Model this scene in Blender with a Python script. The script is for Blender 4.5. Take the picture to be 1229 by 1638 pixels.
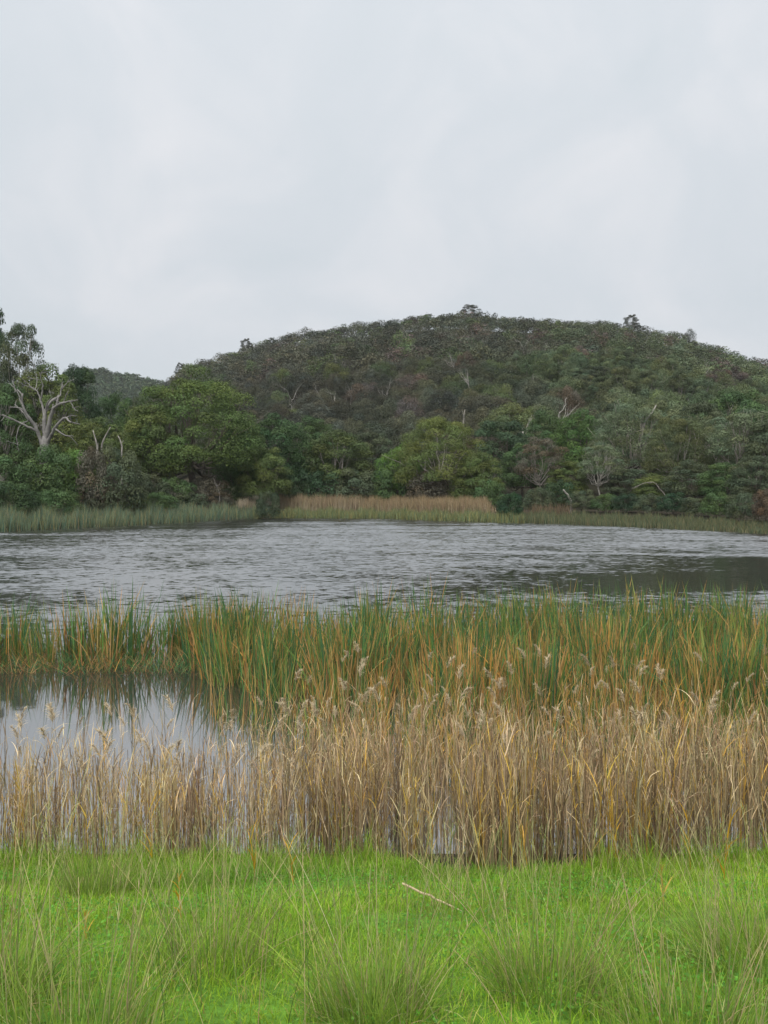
import bpy, math, random
import numpy as np
from mathutils import noise as mnoise, Vector

for o in list(bpy.data.objects):
    bpy.data.objects.remove(o)
SC = bpy.context.scene
COL = SC.collection
rng = np.random.default_rng(7)
random.seed(7)

# ------------------------------------------------------------------ camera
F = 1230.0          # focal length of the photograph in its own pixels
HZ = 785.0          # row of the horizon
EYE = 3.6           # eye height above the water
cam = bpy.data.cameras.new('camera')
cam.sensor_fit = 'VERTICAL'
cam.sensor_height = 36.0
cam.sensor_width = 27.0
cam.lens = 36.0 * F / 1638.0
cam.shift_y = -(819 - HZ) / 1638.0
cam.clip_start = 0.05
cam.clip_end = 12000
camo = bpy.data.objects.new('camera', cam)
camo.location = (0, 0, EYE)
camo.rotation_euler = (math.radians(90), 0, 0)
COL.objects.link(camo)
SC.camera = camo

# ------------------------------------------------------------------ sky, sun, exposure
SUN_EL, SUN_AZ = math.radians(58), math.radians(200)
w = bpy.data.worlds.new('World'); SC.world = w; w.use_nodes = True
nt = w.node_tree; N = nt.nodes; L = nt.links
bg = N['Background']; bg.inputs['Strength'].default_value = 0.05
sky = N.new('ShaderNodeTexSky'); sky.sky_type = 'NISHITA'; sky.sun_disc = False
sky.sun_elevation = SUN_EL; sky.sun_rotation = SUN_AZ
tc = N.new('ShaderNodeTexCoord')
mp = N.new('ShaderNodeMapping'); mp.inputs['Scale'].default_value = (1.6, 1.2, 1.7)
mp.inputs['Rotation'].default_value = (0, math.radians(28), math.radians(10))
L.new(tc.outputs['Generated'], mp.inputs['Vector'])
n1 = N.new('ShaderNodeTexNoise'); n1.inputs['Scale'].default_value = 3.3
n1.inputs['Detail'].default_value = 6; n1.inputs['Roughness'].default_value = 0.52
n1.inputs['Distortion'].default_value = 0.6
L.new(mp.outputs[0], n1.inputs['Vector'])
cr = N.new('ShaderNodeValToRGB')
cr.color_ramp.elements[0].position = 0.30; cr.color_ramp.elements[0].color = (0.65, 0.70, 0.74, 1)
cr.color_ramp.elements[1].position = 0.72; cr.color_ramp.elements[1].color = (0.77, 0.785, 0.815, 1)
e = cr.color_ramp.elements.new(0.5); e.color = (0.69, 0.728, 0.768, 1)
L.new(n1.outputs['Fac'], cr.inputs[0])
# overcast skies get a little brighter towards the zenith
sep = N.new('ShaderNodeSeparateXYZ'); L.new(tc.outputs['Generated'], sep.inputs[0])
mr = N.new('ShaderNodeMapRange'); mr.inputs['From Min'].default_value = 0.0; mr.inputs['From Max'].default_value = 1.0
mr.inputs['To Min'].default_value = 5.35; mr.inputs['To Max'].default_value = 7.4
L.new(sep.outputs['Z'], mr.inputs['Value'])
vm = N.new('ShaderNodeVectorMath'); vm.operation = 'SCALE'
L.new(cr.outputs['Color'], vm.inputs[0]); L.new(mr.outputs[0], vm.inputs['Scale'])
mx = N.new('ShaderNodeMix'); mx.data_type = 'RGBA'; mx.inputs['Factor'].default_value = 0.96
L.new(sky.outputs[0], mx.inputs['A']); L.new(vm.outputs[0], mx.inputs['B'])
L.new(mx.outputs['Result'], bg.inputs['Color'])

sun = bpy.data.lights.new('sun', 'SUN'); sun.energy = 1.5; sun.angle = math.radians(60)
sun.color = (1.0, 0.98, 0.94)
suno = bpy.data.objects.new('sun', sun); COL.objects.link(suno)
# light comes from behind the camera, high
suno.rotation_euler = (math.radians(90) - SUN_EL, 0, math.radians(-20))
SC.view_settings.view_transform = 'Standard'
SC.view_settings.look = 'None'
SC.view_settings.exposure = 1.75
SC.view_settings.gamma = 1.0
SC.view_settings.use_curve_mapping = False
SC.cycles.max_bounces = 6
SC.cycles.diffuse_bounces = 3
SC.cycles.transmission_bounces = 3
SC.cycles.use_denoising = True

# ------------------------------------------------------------------ materials
def new_mat(name):
    m = bpy.data.materials.new(name); m.use_nodes = True
    return m, m.node_tree.nodes, m.node_tree.links, m.node_tree.nodes['Principled BSDF']

def leaf_mat(name, rough=0.6, spec=0.25, transl=0.3, mottle=6.0, lo=0.72, hi=1.28):
    m, n, l, p = new_mat(name)
    at = n.new('ShaderNodeAttribute'); at.attribute_name = 'col'
    oi = n.new('ShaderNodeObjectInfo')
    mu = n.new('ShaderNodeMix'); mu.data_type = 'RGBA'; mu.blend_type = 'MULTIPLY'
    mu.inputs['Factor'].default_value = 1
    l.new(at.outputs['Color'], mu.inputs['A']); l.new(oi.outputs['Color'], mu.inputs['B'])
    c = n.new('ShaderNodeTexCoord'); nz = n.new('ShaderNodeTexNoise')
    nz.inputs['Scale'].default_value = mottle; nz.inputs['Detail'].default_value = 3
    l.new(c.outputs['Object'], nz.inputs['Vector'])
    r = n.new('ShaderNodeMapRange'); r.inputs['To Min'].default_value = lo; r.inputs['To Max'].default_value = hi
    l.new(nz.outputs['Fac'], r.inputs['Value'])
    v = n.new('ShaderNodeVectorMath'); v.operation = 'SCALE'
    l.new(mu.outputs['Result'], v.inputs[0]); l.new(r.outputs[0], v.inputs['Scale'])
    l.new(v.outputs[0], p.inputs['Base Color'])
    p.inputs['Roughness'].default_value = rough
    p.inputs['Specular IOR Level'].default_value = spec
    if transl > 0:
        t = n.new('ShaderNodeBsdfTranslucent'); l.new(v.outputs[0], t.inputs['Color'])
        ms = n.new('ShaderNodeMixShader'); ms.inputs[0].default_value = transl
        l.new(p.outputs[0], ms.inputs[1]); l.new(t.outputs[0], ms.inputs[2])
        l.new(ms.outputs[0], n['Material Output'].inputs['Surface'])
    return m

def noise_mat(name, c0, c1, scale, rough=0.9, detail=6, bump=0.0, bscale=30):
    m, n, l, p = new_mat(name)
    c = n.new('ShaderNodeTexCoord'); nz = n.new('ShaderNodeTexNoise')
    nz.inputs['Scale'].default_value = scale; nz.inputs['Detail'].default_value = detail
    l.new(c.outputs['Object'], nz.inputs['Vector'])
    r = n.new('ShaderNodeValToRGB')
    r.color_ramp.elements[0].position = 0.3; r.color_ramp.elements[0].color = (*c0, 1)
    r.color_ramp.elements[1].position = 0.7; r.color_ramp.elements[1].color = (*c1, 1)
    l.new(nz.outputs['Fac'], r.inputs[0]); l.new(r.outputs[0], p.inputs['Base Color'])
    p.inputs['Roughness'].default_value = rough; p.inputs['Specular IOR Level'].default_value = 0.15
    if bump:
        n2 = n.new('ShaderNodeTexNoise'); n2.inputs['Scale'].default_value = bscale; n2.inputs['Detail'].default_value = 4
        l.new(c.outputs['Object'], n2.inputs['Vector'])
        b = n.new('ShaderNodeBump'); b.inputs['Distance'].default_value = bump
        l.new(n2.outputs['Fac'], b.inputs['Height']); l.new(b.outputs[0], p.inputs['Normal'])
    return m

M_LEAF = leaf_mat('leaf', 0.6, 0.18, 0.2, 0.8)
M_BLADE = leaf_mat('grass_blade', 0.6, 0.12, 0.35, 9.0)
M_REED = leaf_mat('reed_blade', 0.6, 0.18, 0.25, 9.0)
M_BARK = leaf_mat('bark', 0.85, 0.15, 0.0, 2.2, 0.25, 1.75)

def ground_mat():
    m, n, l, p = new_mat('ground_soil')
    c = n.new('ShaderNodeNewGeometry'); s = n.new('ShaderNodeSeparateXYZ'); l.new(c.outputs['Position'], s.inputs[0])
    nz = n.new('ShaderNodeTexNoise'); nz.inputs['Scale'].default_value = 5; nz.inputs['Detail'].default_value = 8
    l.new(c.outputs['Position'], nz.inputs['Vector'])
    def ramp(a, b):
        r = n.new('ShaderNodeValToRGB')
        r.color_ramp.elements[0].position = 0.35; r.color_ramp.elements[0].color = (*a, 1)
        r.color_ramp.elements[1].position = 0.65; r.color_ramp.elements[1].color = (*b, 1)
        l.new(nz.outputs['Fac'], r.inputs[0]); return r
    g = ramp((0.075, 0.15, 0.02), (0.12, 0.26, 0.03))       # turf
    mud = ramp((0.022, 0.02, 0.014), (0.05, 0.042, 0.028))   # wet mud and litter
    ad = n.new('ShaderNodeMath'); ad.operation = 'MULTIPLY_ADD'; ad.inputs[1].default_value = 0.9
    l.new(nz.outputs['Fac'], ad.inputs[0]); l.new(s.outputs['Y'], ad.inputs[2])
    mr = n.new('ShaderNodeMapRange'); mr.inputs['From Min'].default_value = 7.3; mr.inputs['From Max'].default_value = 7.6
    l.new(ad.outputs[0], mr.inputs['Value'])
    mi = n.new('ShaderNodeMix'); mi.data_type = 'RGBA'
    l.new(mr.outputs[0], mi.inputs['Factor']); l.new(g.outputs[0], mi.inputs['A']); l.new(mud.outputs[0], mi.inputs['B'])
    l.new(mi.outputs['Result'], p.inputs['Base Color'])
    p.inputs['Roughness'].default_value = 0.9; p.inputs['Specular IOR Level'].default_value = 0.15
    n2 = n.new('ShaderNodeTexNoise'); n2.inputs['Scale'].default_value = 25; n2.inputs['Detail'].default_value = 5
    l.new(c.outputs['Position'], n2.inputs['Vector'])
    b = n.new('ShaderNodeBump'); b.inputs['Distance'].default_value = 0.03
    l.new(n2.outputs['Fac'], b.inputs['Height']); l.new(b.outputs[0], p.inputs['Normal'])
    return m

def water_mat():
    m, n, l, p = new_mat('lake_water')
    p.inputs['Base Color'].default_value = (0.022, 0.023, 0.020, 1)
    p.inputs['Roughness'].default_value = 0.04
    p.inputs['IOR'].default_value = 5.4
    g = n.new('ShaderNodeNewGeometry')
    def math_(op, a, b=None, c=None):
        k = n.new('ShaderNodeMath'); k.operation = op
        for i, v in enumerate((a, b, c)):
            if v is None: continue
            if isinstance(v, (int, float)): k.inputs[i].default_value = v
            else: l.new(v, k.inputs[i])
        return k.outputs[0]
    def nz(scale, sx, sy, detail=2, rough=0.5, dist=0.0, rot=0):
        mp = n.new('ShaderNodeMapping'); mp.inputs['Scale'].default_value = (sx, sy, 1)
        mp.inputs['Rotation'].default_value = (0, 0, math.radians(rot))
        l.new(g.outputs['Position'], mp.inputs['Vector'])
        t = n.new('ShaderNodeTexNoise'); t.inputs['Scale'].default_value = scale
        t.inputs['Detail'].default_value = detail; t.inputs['Roughness'].default_value = rough
        t.inputs['Distortion'].default_value = dist
        l.new(mp.outputs[0], t.inputs['Vector']); return t.outputs['Fac']
    s = n.new('ShaderNodeSeparateXYZ'); l.new(g.outputs['Position'], s.inputs[0])
    X, Y = s.outputs['X'], s.outputs['Y']
    def mrange(v, a, b, c, d, smooth=True):
        r = n.new('ShaderNodeMapRange'); r.interpolation_type = 'SMOOTHSTEP' if smooth else 'LINEAR'
        r.inputs['From Min'].default_value = a; r.inputs['From Max'].default_value = b
        r.inputs['To Min'].default_value = c; r.inputs['To Max'].default_value = d
        l.new(v, r.inputs['Value']); return r.outputs[0]
    # wind over the water: sheltered pool near the reeds, ruffled further out, long calm lanes
    open_w = mrange(math_('MULTIPLY_ADD', X, -0.45, Y), 20, 52, 0.0, 1.0)
    lanes = mrange(nz(0.12, 0.35, 1.5, 3, 0.5, 0.5, 6), 0.36, 0.66, 0.6, 1.2)
    # lee side to the right, close in
    lee = math_('MULTIPLY', mrange(X, -3, 20, 0.0, 1.0), mrange(Y, 40, 47, 1.0, 0.0))
    wind = math_('MULTIPLY', math_('MULTIPLY_ADD', open_w, 0.74, 0.3), lanes)
    wind = math_('MULTIPLY', wind, math_('MULTIPLY_ADD', lee, -0.72, 1.0))
    streak = math_('MULTIPLY', mrange(math_('ABSOLUTE', math_('ADD', math_('MULTIPLY_ADD', X, 0.16, Y), -46.2)), 0.25, 1.1, 0.75, 0.0), mrange(X, 0, 4, 0.0, 1.0))
    wind = math_('ADD', wind, streak)
    wind = math_('ADD', math_('MULTIPLY', wind, mrange(Y, 15.0, 21, 0.0, 1.0)), 0.012)
    # tilt of the little waves: two independent slopes taken from colour noise at several sizes
    def nzc(scale, sx, sy, detail, rough, rot):
        mp = n.new('ShaderNodeMapping'); mp.inputs['Scale'].default_value = (sx, sy, 1)
        mp.inputs['Rotation'].default_value = (0, 0, math.radians(rot))
        l.new(g.outputs['Position'], mp.inputs['Vector'])
        t = n.new('ShaderNodeTexNoise'); t.inputs['Scale'].default_value = scale
        t.inputs['Detail'].default_value = detail; t.inputs['Roughness'].default_value = rough
        l.new(mp.outputs[0], t.inputs['Vector'])
        k = n.new('ShaderNodeVectorMath'); k.operation = 'SUBTRACT'; k.inputs[1].default_value = (0.5, 0.5, 0.5)
        l.new(t.outputs['Color'], k.inputs[0]); return k.outputs[0]
    def vmath(op, a, b):
        k = n.new('ShaderNodeVectorMath'); k.operation = op
        l.new(a, k.inputs[0])
        if isinstance(b, tuple): k.inputs[1].default_value = b
        elif op == 'SCALE': l.new(b, k.inputs['Scale'])
        else: l.new(b, k.inputs[1])
        return k.outputs[0]
    sl = vmath('ADD', vmath('MULTIPLY', nzc(6.5, 0.5, 1.2, 2, 0.6, 7), (0.4, 0.95, 0)), vmath('MULTIPLY', nzc(3.0, 0.5, 1.1, 3, 0.55, -5), (0.3, 0.72, 0)))
    sl = vmath('ADD', sl, vmath('MULTIPLY', nzc(0.42, 0.8, 0.8, 3, 0.6, 4), (0.1, 0.3, 0)))
    # normals biased towards the near bank so the water reflects more bright sky
    sl = vmath('ADD', sl, (0, -0.185, 0))
    sl = vmath('SCALE', sl, wind)
    nv = vmath('ADD', sl, (0, 0, 1))
    k = n.new('ShaderNodeVectorMath'); k.operation = 'NORMALIZE'; l.new(nv, k.inputs[0])
    l.new(k.outputs[0], p.inputs['Normal'])
    return m

# ------------------------------------------------------------------ mesh helpers
class Acc:
    def __init__(s): s.v = []; s.c = []; s.q = []; s.t = []; s.n = 0
    def add(s, v, q=None, t=None, c=None):
        v = np.asarray(v, float).reshape(-1, 3)
        if c is None: c = np.ones((len(v), 3))
        s.v.append(v); s.c.append(np.asarray(c, float).reshape(-1, 3))
        if q is not None and len(q): s.q.append(np.asarray(q, np.int64).reshape(-1, 4) + s.n)
        if t is not None and len(t): s.t.append(np.asarray(t, np.int64).reshape(-1, 3) + s.n)
        s.n += len(v)
    def mesh(s, name, mat, smooth=False):
        v = np.concatenate(s.v); c = np.concatenate(s.c)
        q = np.concatenate(s.q) if s.q else np.zeros((0, 4), np.int64)
        t = np.concatenate(s.t) if s.t else np.zeros((0, 3), np.int64)
        me = bpy.data.meshes.new(name)
        me.vertices.add(len(v)); me.vertices.foreach_set('co', v.astype(np.float32).ravel())
        nl = len(q) * 4 + len(t) * 3
        me.loops.add(nl)
        me.loops.foreach_set('vertex_index', np.concatenate([q.ravel(), t.ravel()]).astype(np.int32))
        me.polygons.add(len(q) + len(t))
        st = np.concatenate([np.arange(len(q)) * 4, len(q) * 4 + np.arange(len(t)) * 3]).astype(np.int32)
        me.polygons.foreach_set('loop_start', st)
        me.update(calc_edges=True)
        a = me.attributes.new('col', 'FLOAT_COLOR', 'POINT')
        a.data.foreach_set('color', np.concatenate([c, np.ones((len(c), 1))], 1).astype(np.float32).ravel())
        me.polygons.foreach_set('use_smooth', np.full(len(q) + len(t), bool(smooth)))
        me.materials.append(mat)
        return me

def link(name, data, parent=None, loc=None):
    o = bpy.data.objects.new(name, data); COL.objects.link(o)
    if parent: o.parent = parent
    if loc is not None: o.location = loc
    return o
def tag(o, label, cat, group=None, kind=None):
    o['label'] = label; o['category'] = cat
    if group: o['group'] = group
    if kind: o['kind'] = kind
    return o

def blades(acc, P, az, lean, bend, Ln, W, seg, c0, c1, pw=1.5, wz=None):
    """N ribbons growing from P; c0/c1 colour at base and tip"""
    P = np.asarray(P, float); n = len(P)
    az, lean, bend, Ln, W = [np.broadcast_to(np.asarray(a, float), (n,)) for a in (az, lean, bend, Ln, W)]
    if wz is None: wz = rng.uniform(0, math.pi, n)
    wd = np.stack([np.cos(wz), np.sin(wz), np.zeros(n)], 1)
    c = P.copy(); V = []; C = []
    for i in range(seg + 1):
        t = i / seg
        wi = W * (1 - t) ** 0.6 if i else W * 0.8
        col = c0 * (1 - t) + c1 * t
        if i < seg:
            V += [c - wd * wi[:, None] * 0.5, c + wd * wi[:, None] * 0.5]; C += [col, col]
        else:
            V.append(c.copy()); C.append(col)
        a = lean + bend * ((i + 0.5) / seg) ** pw
        c = c + (Ln / seg)[:, None] * np.stack([np.sin(a) * np.cos(az), np.sin(a) * np.sin(az), np.cos(a)], 1)
    k = 2 * seg + 1
    V = np.stack(V, 1).reshape(-1, 3); C = np.stack(C, 1).reshape(-1, 3)
    base = (np.arange(n) * k)[:, None]
    q = [base + np.array([[2 * i, 2 * i + 1, 2 * i + 3, 2 * i + 2]]) for i in range(seg - 1)]
    t = base + np.array([[2 * seg - 2, 2 * seg - 1, 2 * seg]])
    acc.add(V, np.concatenate(q) if q else None, t, C)

def stems(acc, P, az, lean, bend, Ln, R0, R1, seg, c0, c1, sides=3):
    P = np.asarray(P, float); n = len(P)
    az, lean, bend, Ln, R0, R1 = [np.broadcast_to(np.asarray(a, float), (n,)) for a in (az, lean, bend, Ln, R0, R1)]
    c = P.copy(); V = []; C = []; cen = [c.copy()]
    for i in range(seg + 1):
        t = i / seg
        r = R0 * (1 - t) + R1 * t
        col = c0 * (1 - t) + c1 * t
        for k in range(sides):
            th = 2 * math.pi * k / sides
            V.append(c + r[:, None] * np.array([math.cos(th), math.sin(th), 0])); C.append(col)
        a = lean + bend * ((i + 0.5) / seg) ** 1.5
        if i < seg:
            c = c + (Ln / seg)[:, None] * np.stack([np.sin(a) * np.cos(az), np.sin(a) * np.sin(az), np.cos(a)], 1)
            cen.append(c.copy())
    k = (seg + 1) * sides
    V = np.stack(V, 1).reshape(-1, 3); C = np.stack(C, 1).reshape(-1, 3)
    base = (np.arange(n) * k)[:, None]; q = []
    for i in range(seg):
        for s in range(sides):
            s2 = (s + 1) % sides
            q.append(base + np.array([[i * sides + s, i * sides + s2, (i + 1) * sides + s2, (i + 1) * sides + s]]))
    acc.add(V, np.concatenate(q), None, C)
    return np.stack(cen, 1)          # (n, seg+1, 3)

def tube(acc, path, rad, sides=6, col=(1, 1, 1), cap=True):
    path = np.asarray(path, float); K = len(path)
    V = []
    for i in range(K):
        d = path[min(i + 1, K - 1)] - path[max(i - 1, 0)]
        d = d / (np.linalg.norm(d) + 1e-9)
        u = np.cross(d, (0.31, 0.9, 0.17)); u /= np.linalg.norm(u) + 1e-9
        v = np.cross(d, u)
        for k in range(sides):
            th = 2 * math.pi * k / sides
            V.append(path[i] + rad[i] * (math.cos(th) * u + math.sin(th) * v))
    q = [[i * sides + k, i * sides + (k + 1) % sides, (i + 1) * sides + (k + 1) % sides, (i + 1) * sides + k]
         for i in range(K - 1) for k in range(sides)]
    t = []
    if cap:
        V.append(path[-1]); e = len(V) - 1
        t = [[(K - 1) * sides + k, (K - 1) * sides + (k + 1) % sides, e] for k in range(sides)]
    acc.add(V, q, t, np.tile(np.asarray(col, float), (len(V), 1)))

def smooth_path(pts, rads, n, r, wob=0.0):
    """Catmull-like resampling with a little crookedness"""
    pts = np.asarray(pts, float); rads = np.asarray(rads, float)
    s = np.concatenate([[0], np.cumsum(np.linalg.norm(np.diff(pts, axis=0), axis=1))])
    u = np.linspace(0, s[-1], n)
    p = np.stack([np.interp(u, s, pts[:, k]) for k in range(3)], 1)
    if n > 4:
        p[1:-1] = 0.25 * p[:-2] + 0.5 * p[1:-1] + 0.25 * p[2:]
    if wob: p[1:-1] += r.normal(0, wob, (n - 2, 3))
    return p, np.interp(u, s, rads)

def leaf_cards(acc, C, Nrm, size, r, col, aspect=0.45):
    """rhombic leaves (or sprays of leaves) at C facing Nrm"""
    n = len(C)
    rv = r.normal(0, 1, (n, 3))
    u = np.cross(Nrm, rv); u /= np.linalg.norm(u, axis=1)[:, None] + 1e-9
    v = np.cross(Nrm, u); v /= np.linalg.norm(v, axis=1)[:, None] + 1e-9
    s = size * r.uniform(0.6, 1.35, n)[:, None]
    bow = Nrm * s * 0.12
    V = np.stack([C - u * s, C - v * s * aspect + bow, C + u * s, C + v * s * aspect + bow], 1).reshape(-1, 3)
    q = np.arange(n * 4).reshape(n, 4)
    acc.add(V, q, None, np.repeat(col, 4, axis=0))

# ------------------------------------------------------------------ terrain functions
SH_PX = np.array([[-300, 872], [-120, 858], [0, 851], [100, 846], [200, 841], [300, 836], [390, 830], [450, 828.5], [600, 829.5], [700, 833],
                  [800, 836], [900, 838.5], [1000, 842.5], [1100, 847.5], [1229, 854], [1360, 860], [1529, 872]])
_d = EYE * F / (SH_PX[:, 1] - HZ)
SH_X = (SH_PX[:, 0] - 614.5) / F * _d; SH_Y = _d
def shore(x): return np.interp(x, SH_X, SH_Y)
CREST = np.array([[-900, 800], [100, 775], [200, 735], [240, 672], [268, 626], [300, 603], [350, 583], [400, 566], [450, 549], [520, 536], [600, 529], [650, 522], [700, 518], [750, 517],
                  [800, 522], [900, 525], [950, 526], [1000, 530], [1050, 538], [1100, 556], [1150, 573], [1229, 602], [1500, 700], [1900, 740], [2600, 800]])
YC = 340.0
CR_X = (CREST[:, 0] - 614.5) / F * YC; CR_Z = (HZ - CREST[:, 1]) / F * YC + EYE - 1.4
def bank(x, y):
    d = y - shore(x)
    far = np.where(d < 0, np.maximum(d * 0.15, -0.6), np.minimum(d * 0.1, 0.7) + np.clip(d - 8, 0, 60) * 0.045)
    near = np.interp(y, [-30, 1.0, 2.2, 3.5, 5.0, 6.3, 7.05, 7.7, 9.5, 11], [2.3, 2.05, 1.93, 1.52, 0.93, 0.42, 0.16, -0.02, -0.35, -0.6])
    side = np.clip((np.abs(x) - 46) * 0.15, -0.6, 1.5)
    return np.where(y < 12, near, np.maximum(far, np.where(y < 75, side, -9)))
def hillh(x, y):
    # both flanks fall away along spurs that run back from the lake
    hc = np.interp(x * YC / np.maximum(y, 60), CR_X, CR_Z)
    t = (y - 112) / (YC - 112)
    s = np.where(t < 1, t, 1 - 0.35 * (t - 1))
    s = np.clip(s, -0.2, 1)
    und = 2.2 * np.sin(x * 0.045 + 1.3 * np.sin(y * 0.02)) * np.sin(y * 0.043 + 0.7) * np.clip(t * 3, 0, 1) * np.clip((1 - t) * 5, 0, 1)
    return hc * s + und - 1.0
def ground(x, y):
    x = np.asarray(x, float); y = np.asarray(y, float)
    return np.maximum(bank(x, y), hillh(x, y))

def grid_mesh(name, xs, ys, fn, mat):
    X, Y = np.meshgrid(xs, ys); Z = fn(X, Y)
    nx, ny = len(xs), len(ys)
    a = Acc(); i = np.arange(ny - 1)[:, None] * nx + np.arange(nx - 1)[None, :]
    q = np.stack([i, i + 1, i + nx + 1, i + nx], -1).reshape(-1, 4)
    a.add(np.stack([X, Y, Z], -1).reshape(-1, 3), q)
    return link(name, a.mesh(name, mat, True))

# ------------------------------------------------------------------ ground, hill, water
def steps(*segs):
    out = []
    for a, b, s in segs: out.append(np.arange(a, b, s))
    return np.unique(np.concatenate(out + [[segs[-1][1]]]).round(3))
xs = steps((-4000, -400, 400), (-400, -80, 16), (-80, -12, 2), (-12, 12, 0.3), (12, 80, 2), (80, 400, 16), (400, 4000, 400))
ys = steps((-4000, -200, 400), (-200, -10, 10), (-10, 12, 0.3), (12, 130, 2), (130, 400, 15), (400, 6000, 400))
def gfn(X, Y):
    z = bank(X, Y)
    lump = np.vectorize(lambda a, b: mnoise.noise(Vector((a * 1.3, b * 1.3, 0.0))))(np.clip(X, -60, 60), np.clip(Y, -60, 60))
    return z + np.where(Y < 7, 0.035 * lump, 0.0)
gr = tag(grid_mesh('ground', xs, ys, gfn, ground_mat()), 'grassy bank and muddy lake margins sloping to the water', 'ground', kind='structure')
M_HILL = noise_mat('hill_soil', (0.022, 0.024, 0.014), (0.05, 0.045, 0.03), 0.15)
hx = np.linspace(-330, 520, 120); hy = np.linspace(112, 620, 90)
tag(grid_mesh('hill', hx, hy, hillh, M_HILL), 'broad rounded hill covered in dark bushland beyond the lake', 'hill', kind='structure')
def ridgeh(X, Y):
    t = (Y - 480) / 260
    s = np.where(t < 1, np.clip(t, -0.1, 1), 1 - 0.3 * (t - 1))
    base = 110 * np.exp(-((X + 290) / 210.0) ** 2)
    return np.maximum(base * s, -2) + 3
tag(grid_mesh('distant_ridge', np.linspace(-900, 150, 60), np.linspace(470, 1100, 40), ridgeh, M_HILL),
    'low forested ridge far behind the trees at the left of the hill', 'ridge', kind='structure')
wa = Acc(); wa.add([(-120, 6.5, 0), (120, 6.5, 0), (120, 112, 0), (-120, 112, 0)], [[0, 1, 2, 3]])
tag(link('lake_water', wa.mesh('lake_water', water_mat())), 'grey rippled lake water with dark calm lanes', 'lake', kind='structure')

# ------------------------------------------------------------------ tree prototypes
def make_crown(seed, W, zlo, H, ncl, per, ls, rc=(0.26, 0.40), flat=0.72, low=-0.25, shape=1.0, vary=0.3, up=0.25):
    """domed crown of many leafy clumps; returns mesh + clump centres"""
    r = np.random.default_rng(seed); a = Acc()
    h = (H - zlo); ctr = np.array([0, 0, zlo + h * 0.36]); cl = []
    for i in range(ncl):
        th = 2.39996 * i + r.uniform(-0.4, 0.4)
        u = low + (1 - low) * ((i + 0.5) / ncl)           # elevation as sine
        u = np.clip(u + r.uniform(-0.08, 0.08), -0.6, 0.98)
        k = r.uniform(0.66, 0.84)
        ch = math.sqrt(1 - u * u)
        vert = h * 0.64 if u > 0 else h * 0.36
        c = ctr + np.array([math.cos(th) * ch * W * k, math.sin(th) * ch * W * k, u * vert * k * shape])
        rr = W * r.uniform(*rc) * (0.8 if u > 0.7 else 1)
        cl.append((c, rr))
    for c, rr in cl:
        n = int(per * r.uniform(0.75, 1.25))
        d = r.normal(0, 1, (n, 3)); d /= np.linalg.norm(d, axis=1)[:, None]
        d[:, 2] = np.where(d[:, 2] < -0.35, -d[:, 2], d[:, 2])
        rad = rr * r.uniform(0.55, 1.06, n) ** 0.6
        lump = 1 + 0.16 * np.sin(d[:, 0] * 7 + c[0]) * np.sin(d[:, 1] * 7 + c[1])
        P = c + d * (rad * lump)[:, None] * np.array([1, 1, flat])
        nr = d * 0.95 + r.normal(0, 0.3, (n, 3)) + np.array([0, 0, up]); nr /= np.linalg.norm(nr, axis=1)[:, None]
        tone = r.uniform(1 - vary, 1 + vary)
        warm = r.uniform(-0.12, 0.12)
        col = np.ones((n, 3)) * tone * r.uniform(0.78, 1.22, n)[:, None]
        col *= np.array([1 + warm, 1, 1 - warm])
        leaf_cards(a, P, nr, ls, r, col)
    return a, cl

def make_trunk(seed, cl, H, R, fork, nl=12, sides=6, twigs=0, col=(1, 1, 1), wob=0.02):
    r = np.random.default_rng(seed + 99); a = Acc()
    lx, ly = r.uniform(-0.04, 0.04, 2) * H
    top = np.array([lx, ly, fork])
    p, rad = smooth_path([(0, 0, -0.4), (0, 0, 0.1), (lx * 0.4, ly * 0.4, fork * 0.5), top], [R * 1.35, R * 1.15, R * 0.9, R * 0.75], 7, r, 0.012 * H * 0.4)
    tube(a, p, rad, sides, col, cap=False)
    idx = r.permutation(len(cl))[:nl]
    for j in idx:
        c, rr = cl[j]
        c = c - np.array([0, 0, rr * 0.2])
        mid = top * 0.45 + c * 0.55 + np.array([0, 0, -0.07 * H]) + r.normal(0, wob * H, 3)
        st = p[-2] * 0.6 + p[-1] * 0.4 if r.random() < 0.5 else p[-1]
        q, rd = smooth_path([st, mid, c], [R * r.uniform(0.42, 0.62), R * 0.3, R * 0.1], 7, r, wob * H * 0.35)
        tube(a, q, rd, 5, col)
        for _ in range(twigs):
            e = c + r.normal(0, 1, 3) * rr * 0.75 + np.array([0, 0, rr * 0.4])
            s0 = q[r.integers(3, 6)]
            q2, rd2 = smooth_path([s0, (s0 + e) / 2 + r.normal(0, 0.1 * rr, 3), e], [R * 0.16, R * 0.1, R * 0.04], 5, r, 0.02 * rr)
            tube(a, q2, rd2, 4, col)
    return a

PROTO = {}
def proto(kind, i, W, H, crown_kw, trunk_kw, zlo):
    seed = hash((kind, i)) & 0xffff if False else (sum(map(ord, kind)) * 31 + i * 7)
    a, cl = make_crown(seed, W, zlo, H, **crown_kw)
    cm = a.mesh(kind + '_crown', M_LEAF)
    tm = make_trunk(seed, cl, H, **trunk_kw).mesh(kind + '_trunk', M_BARK, True)
    v = np.concatenate(a.v)
    PROTO.setdefault(kind, []).append((tm, cm, float(np.percentile(np.abs(v[:, 0]), 99)), float(v[:, 2].max())))

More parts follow.
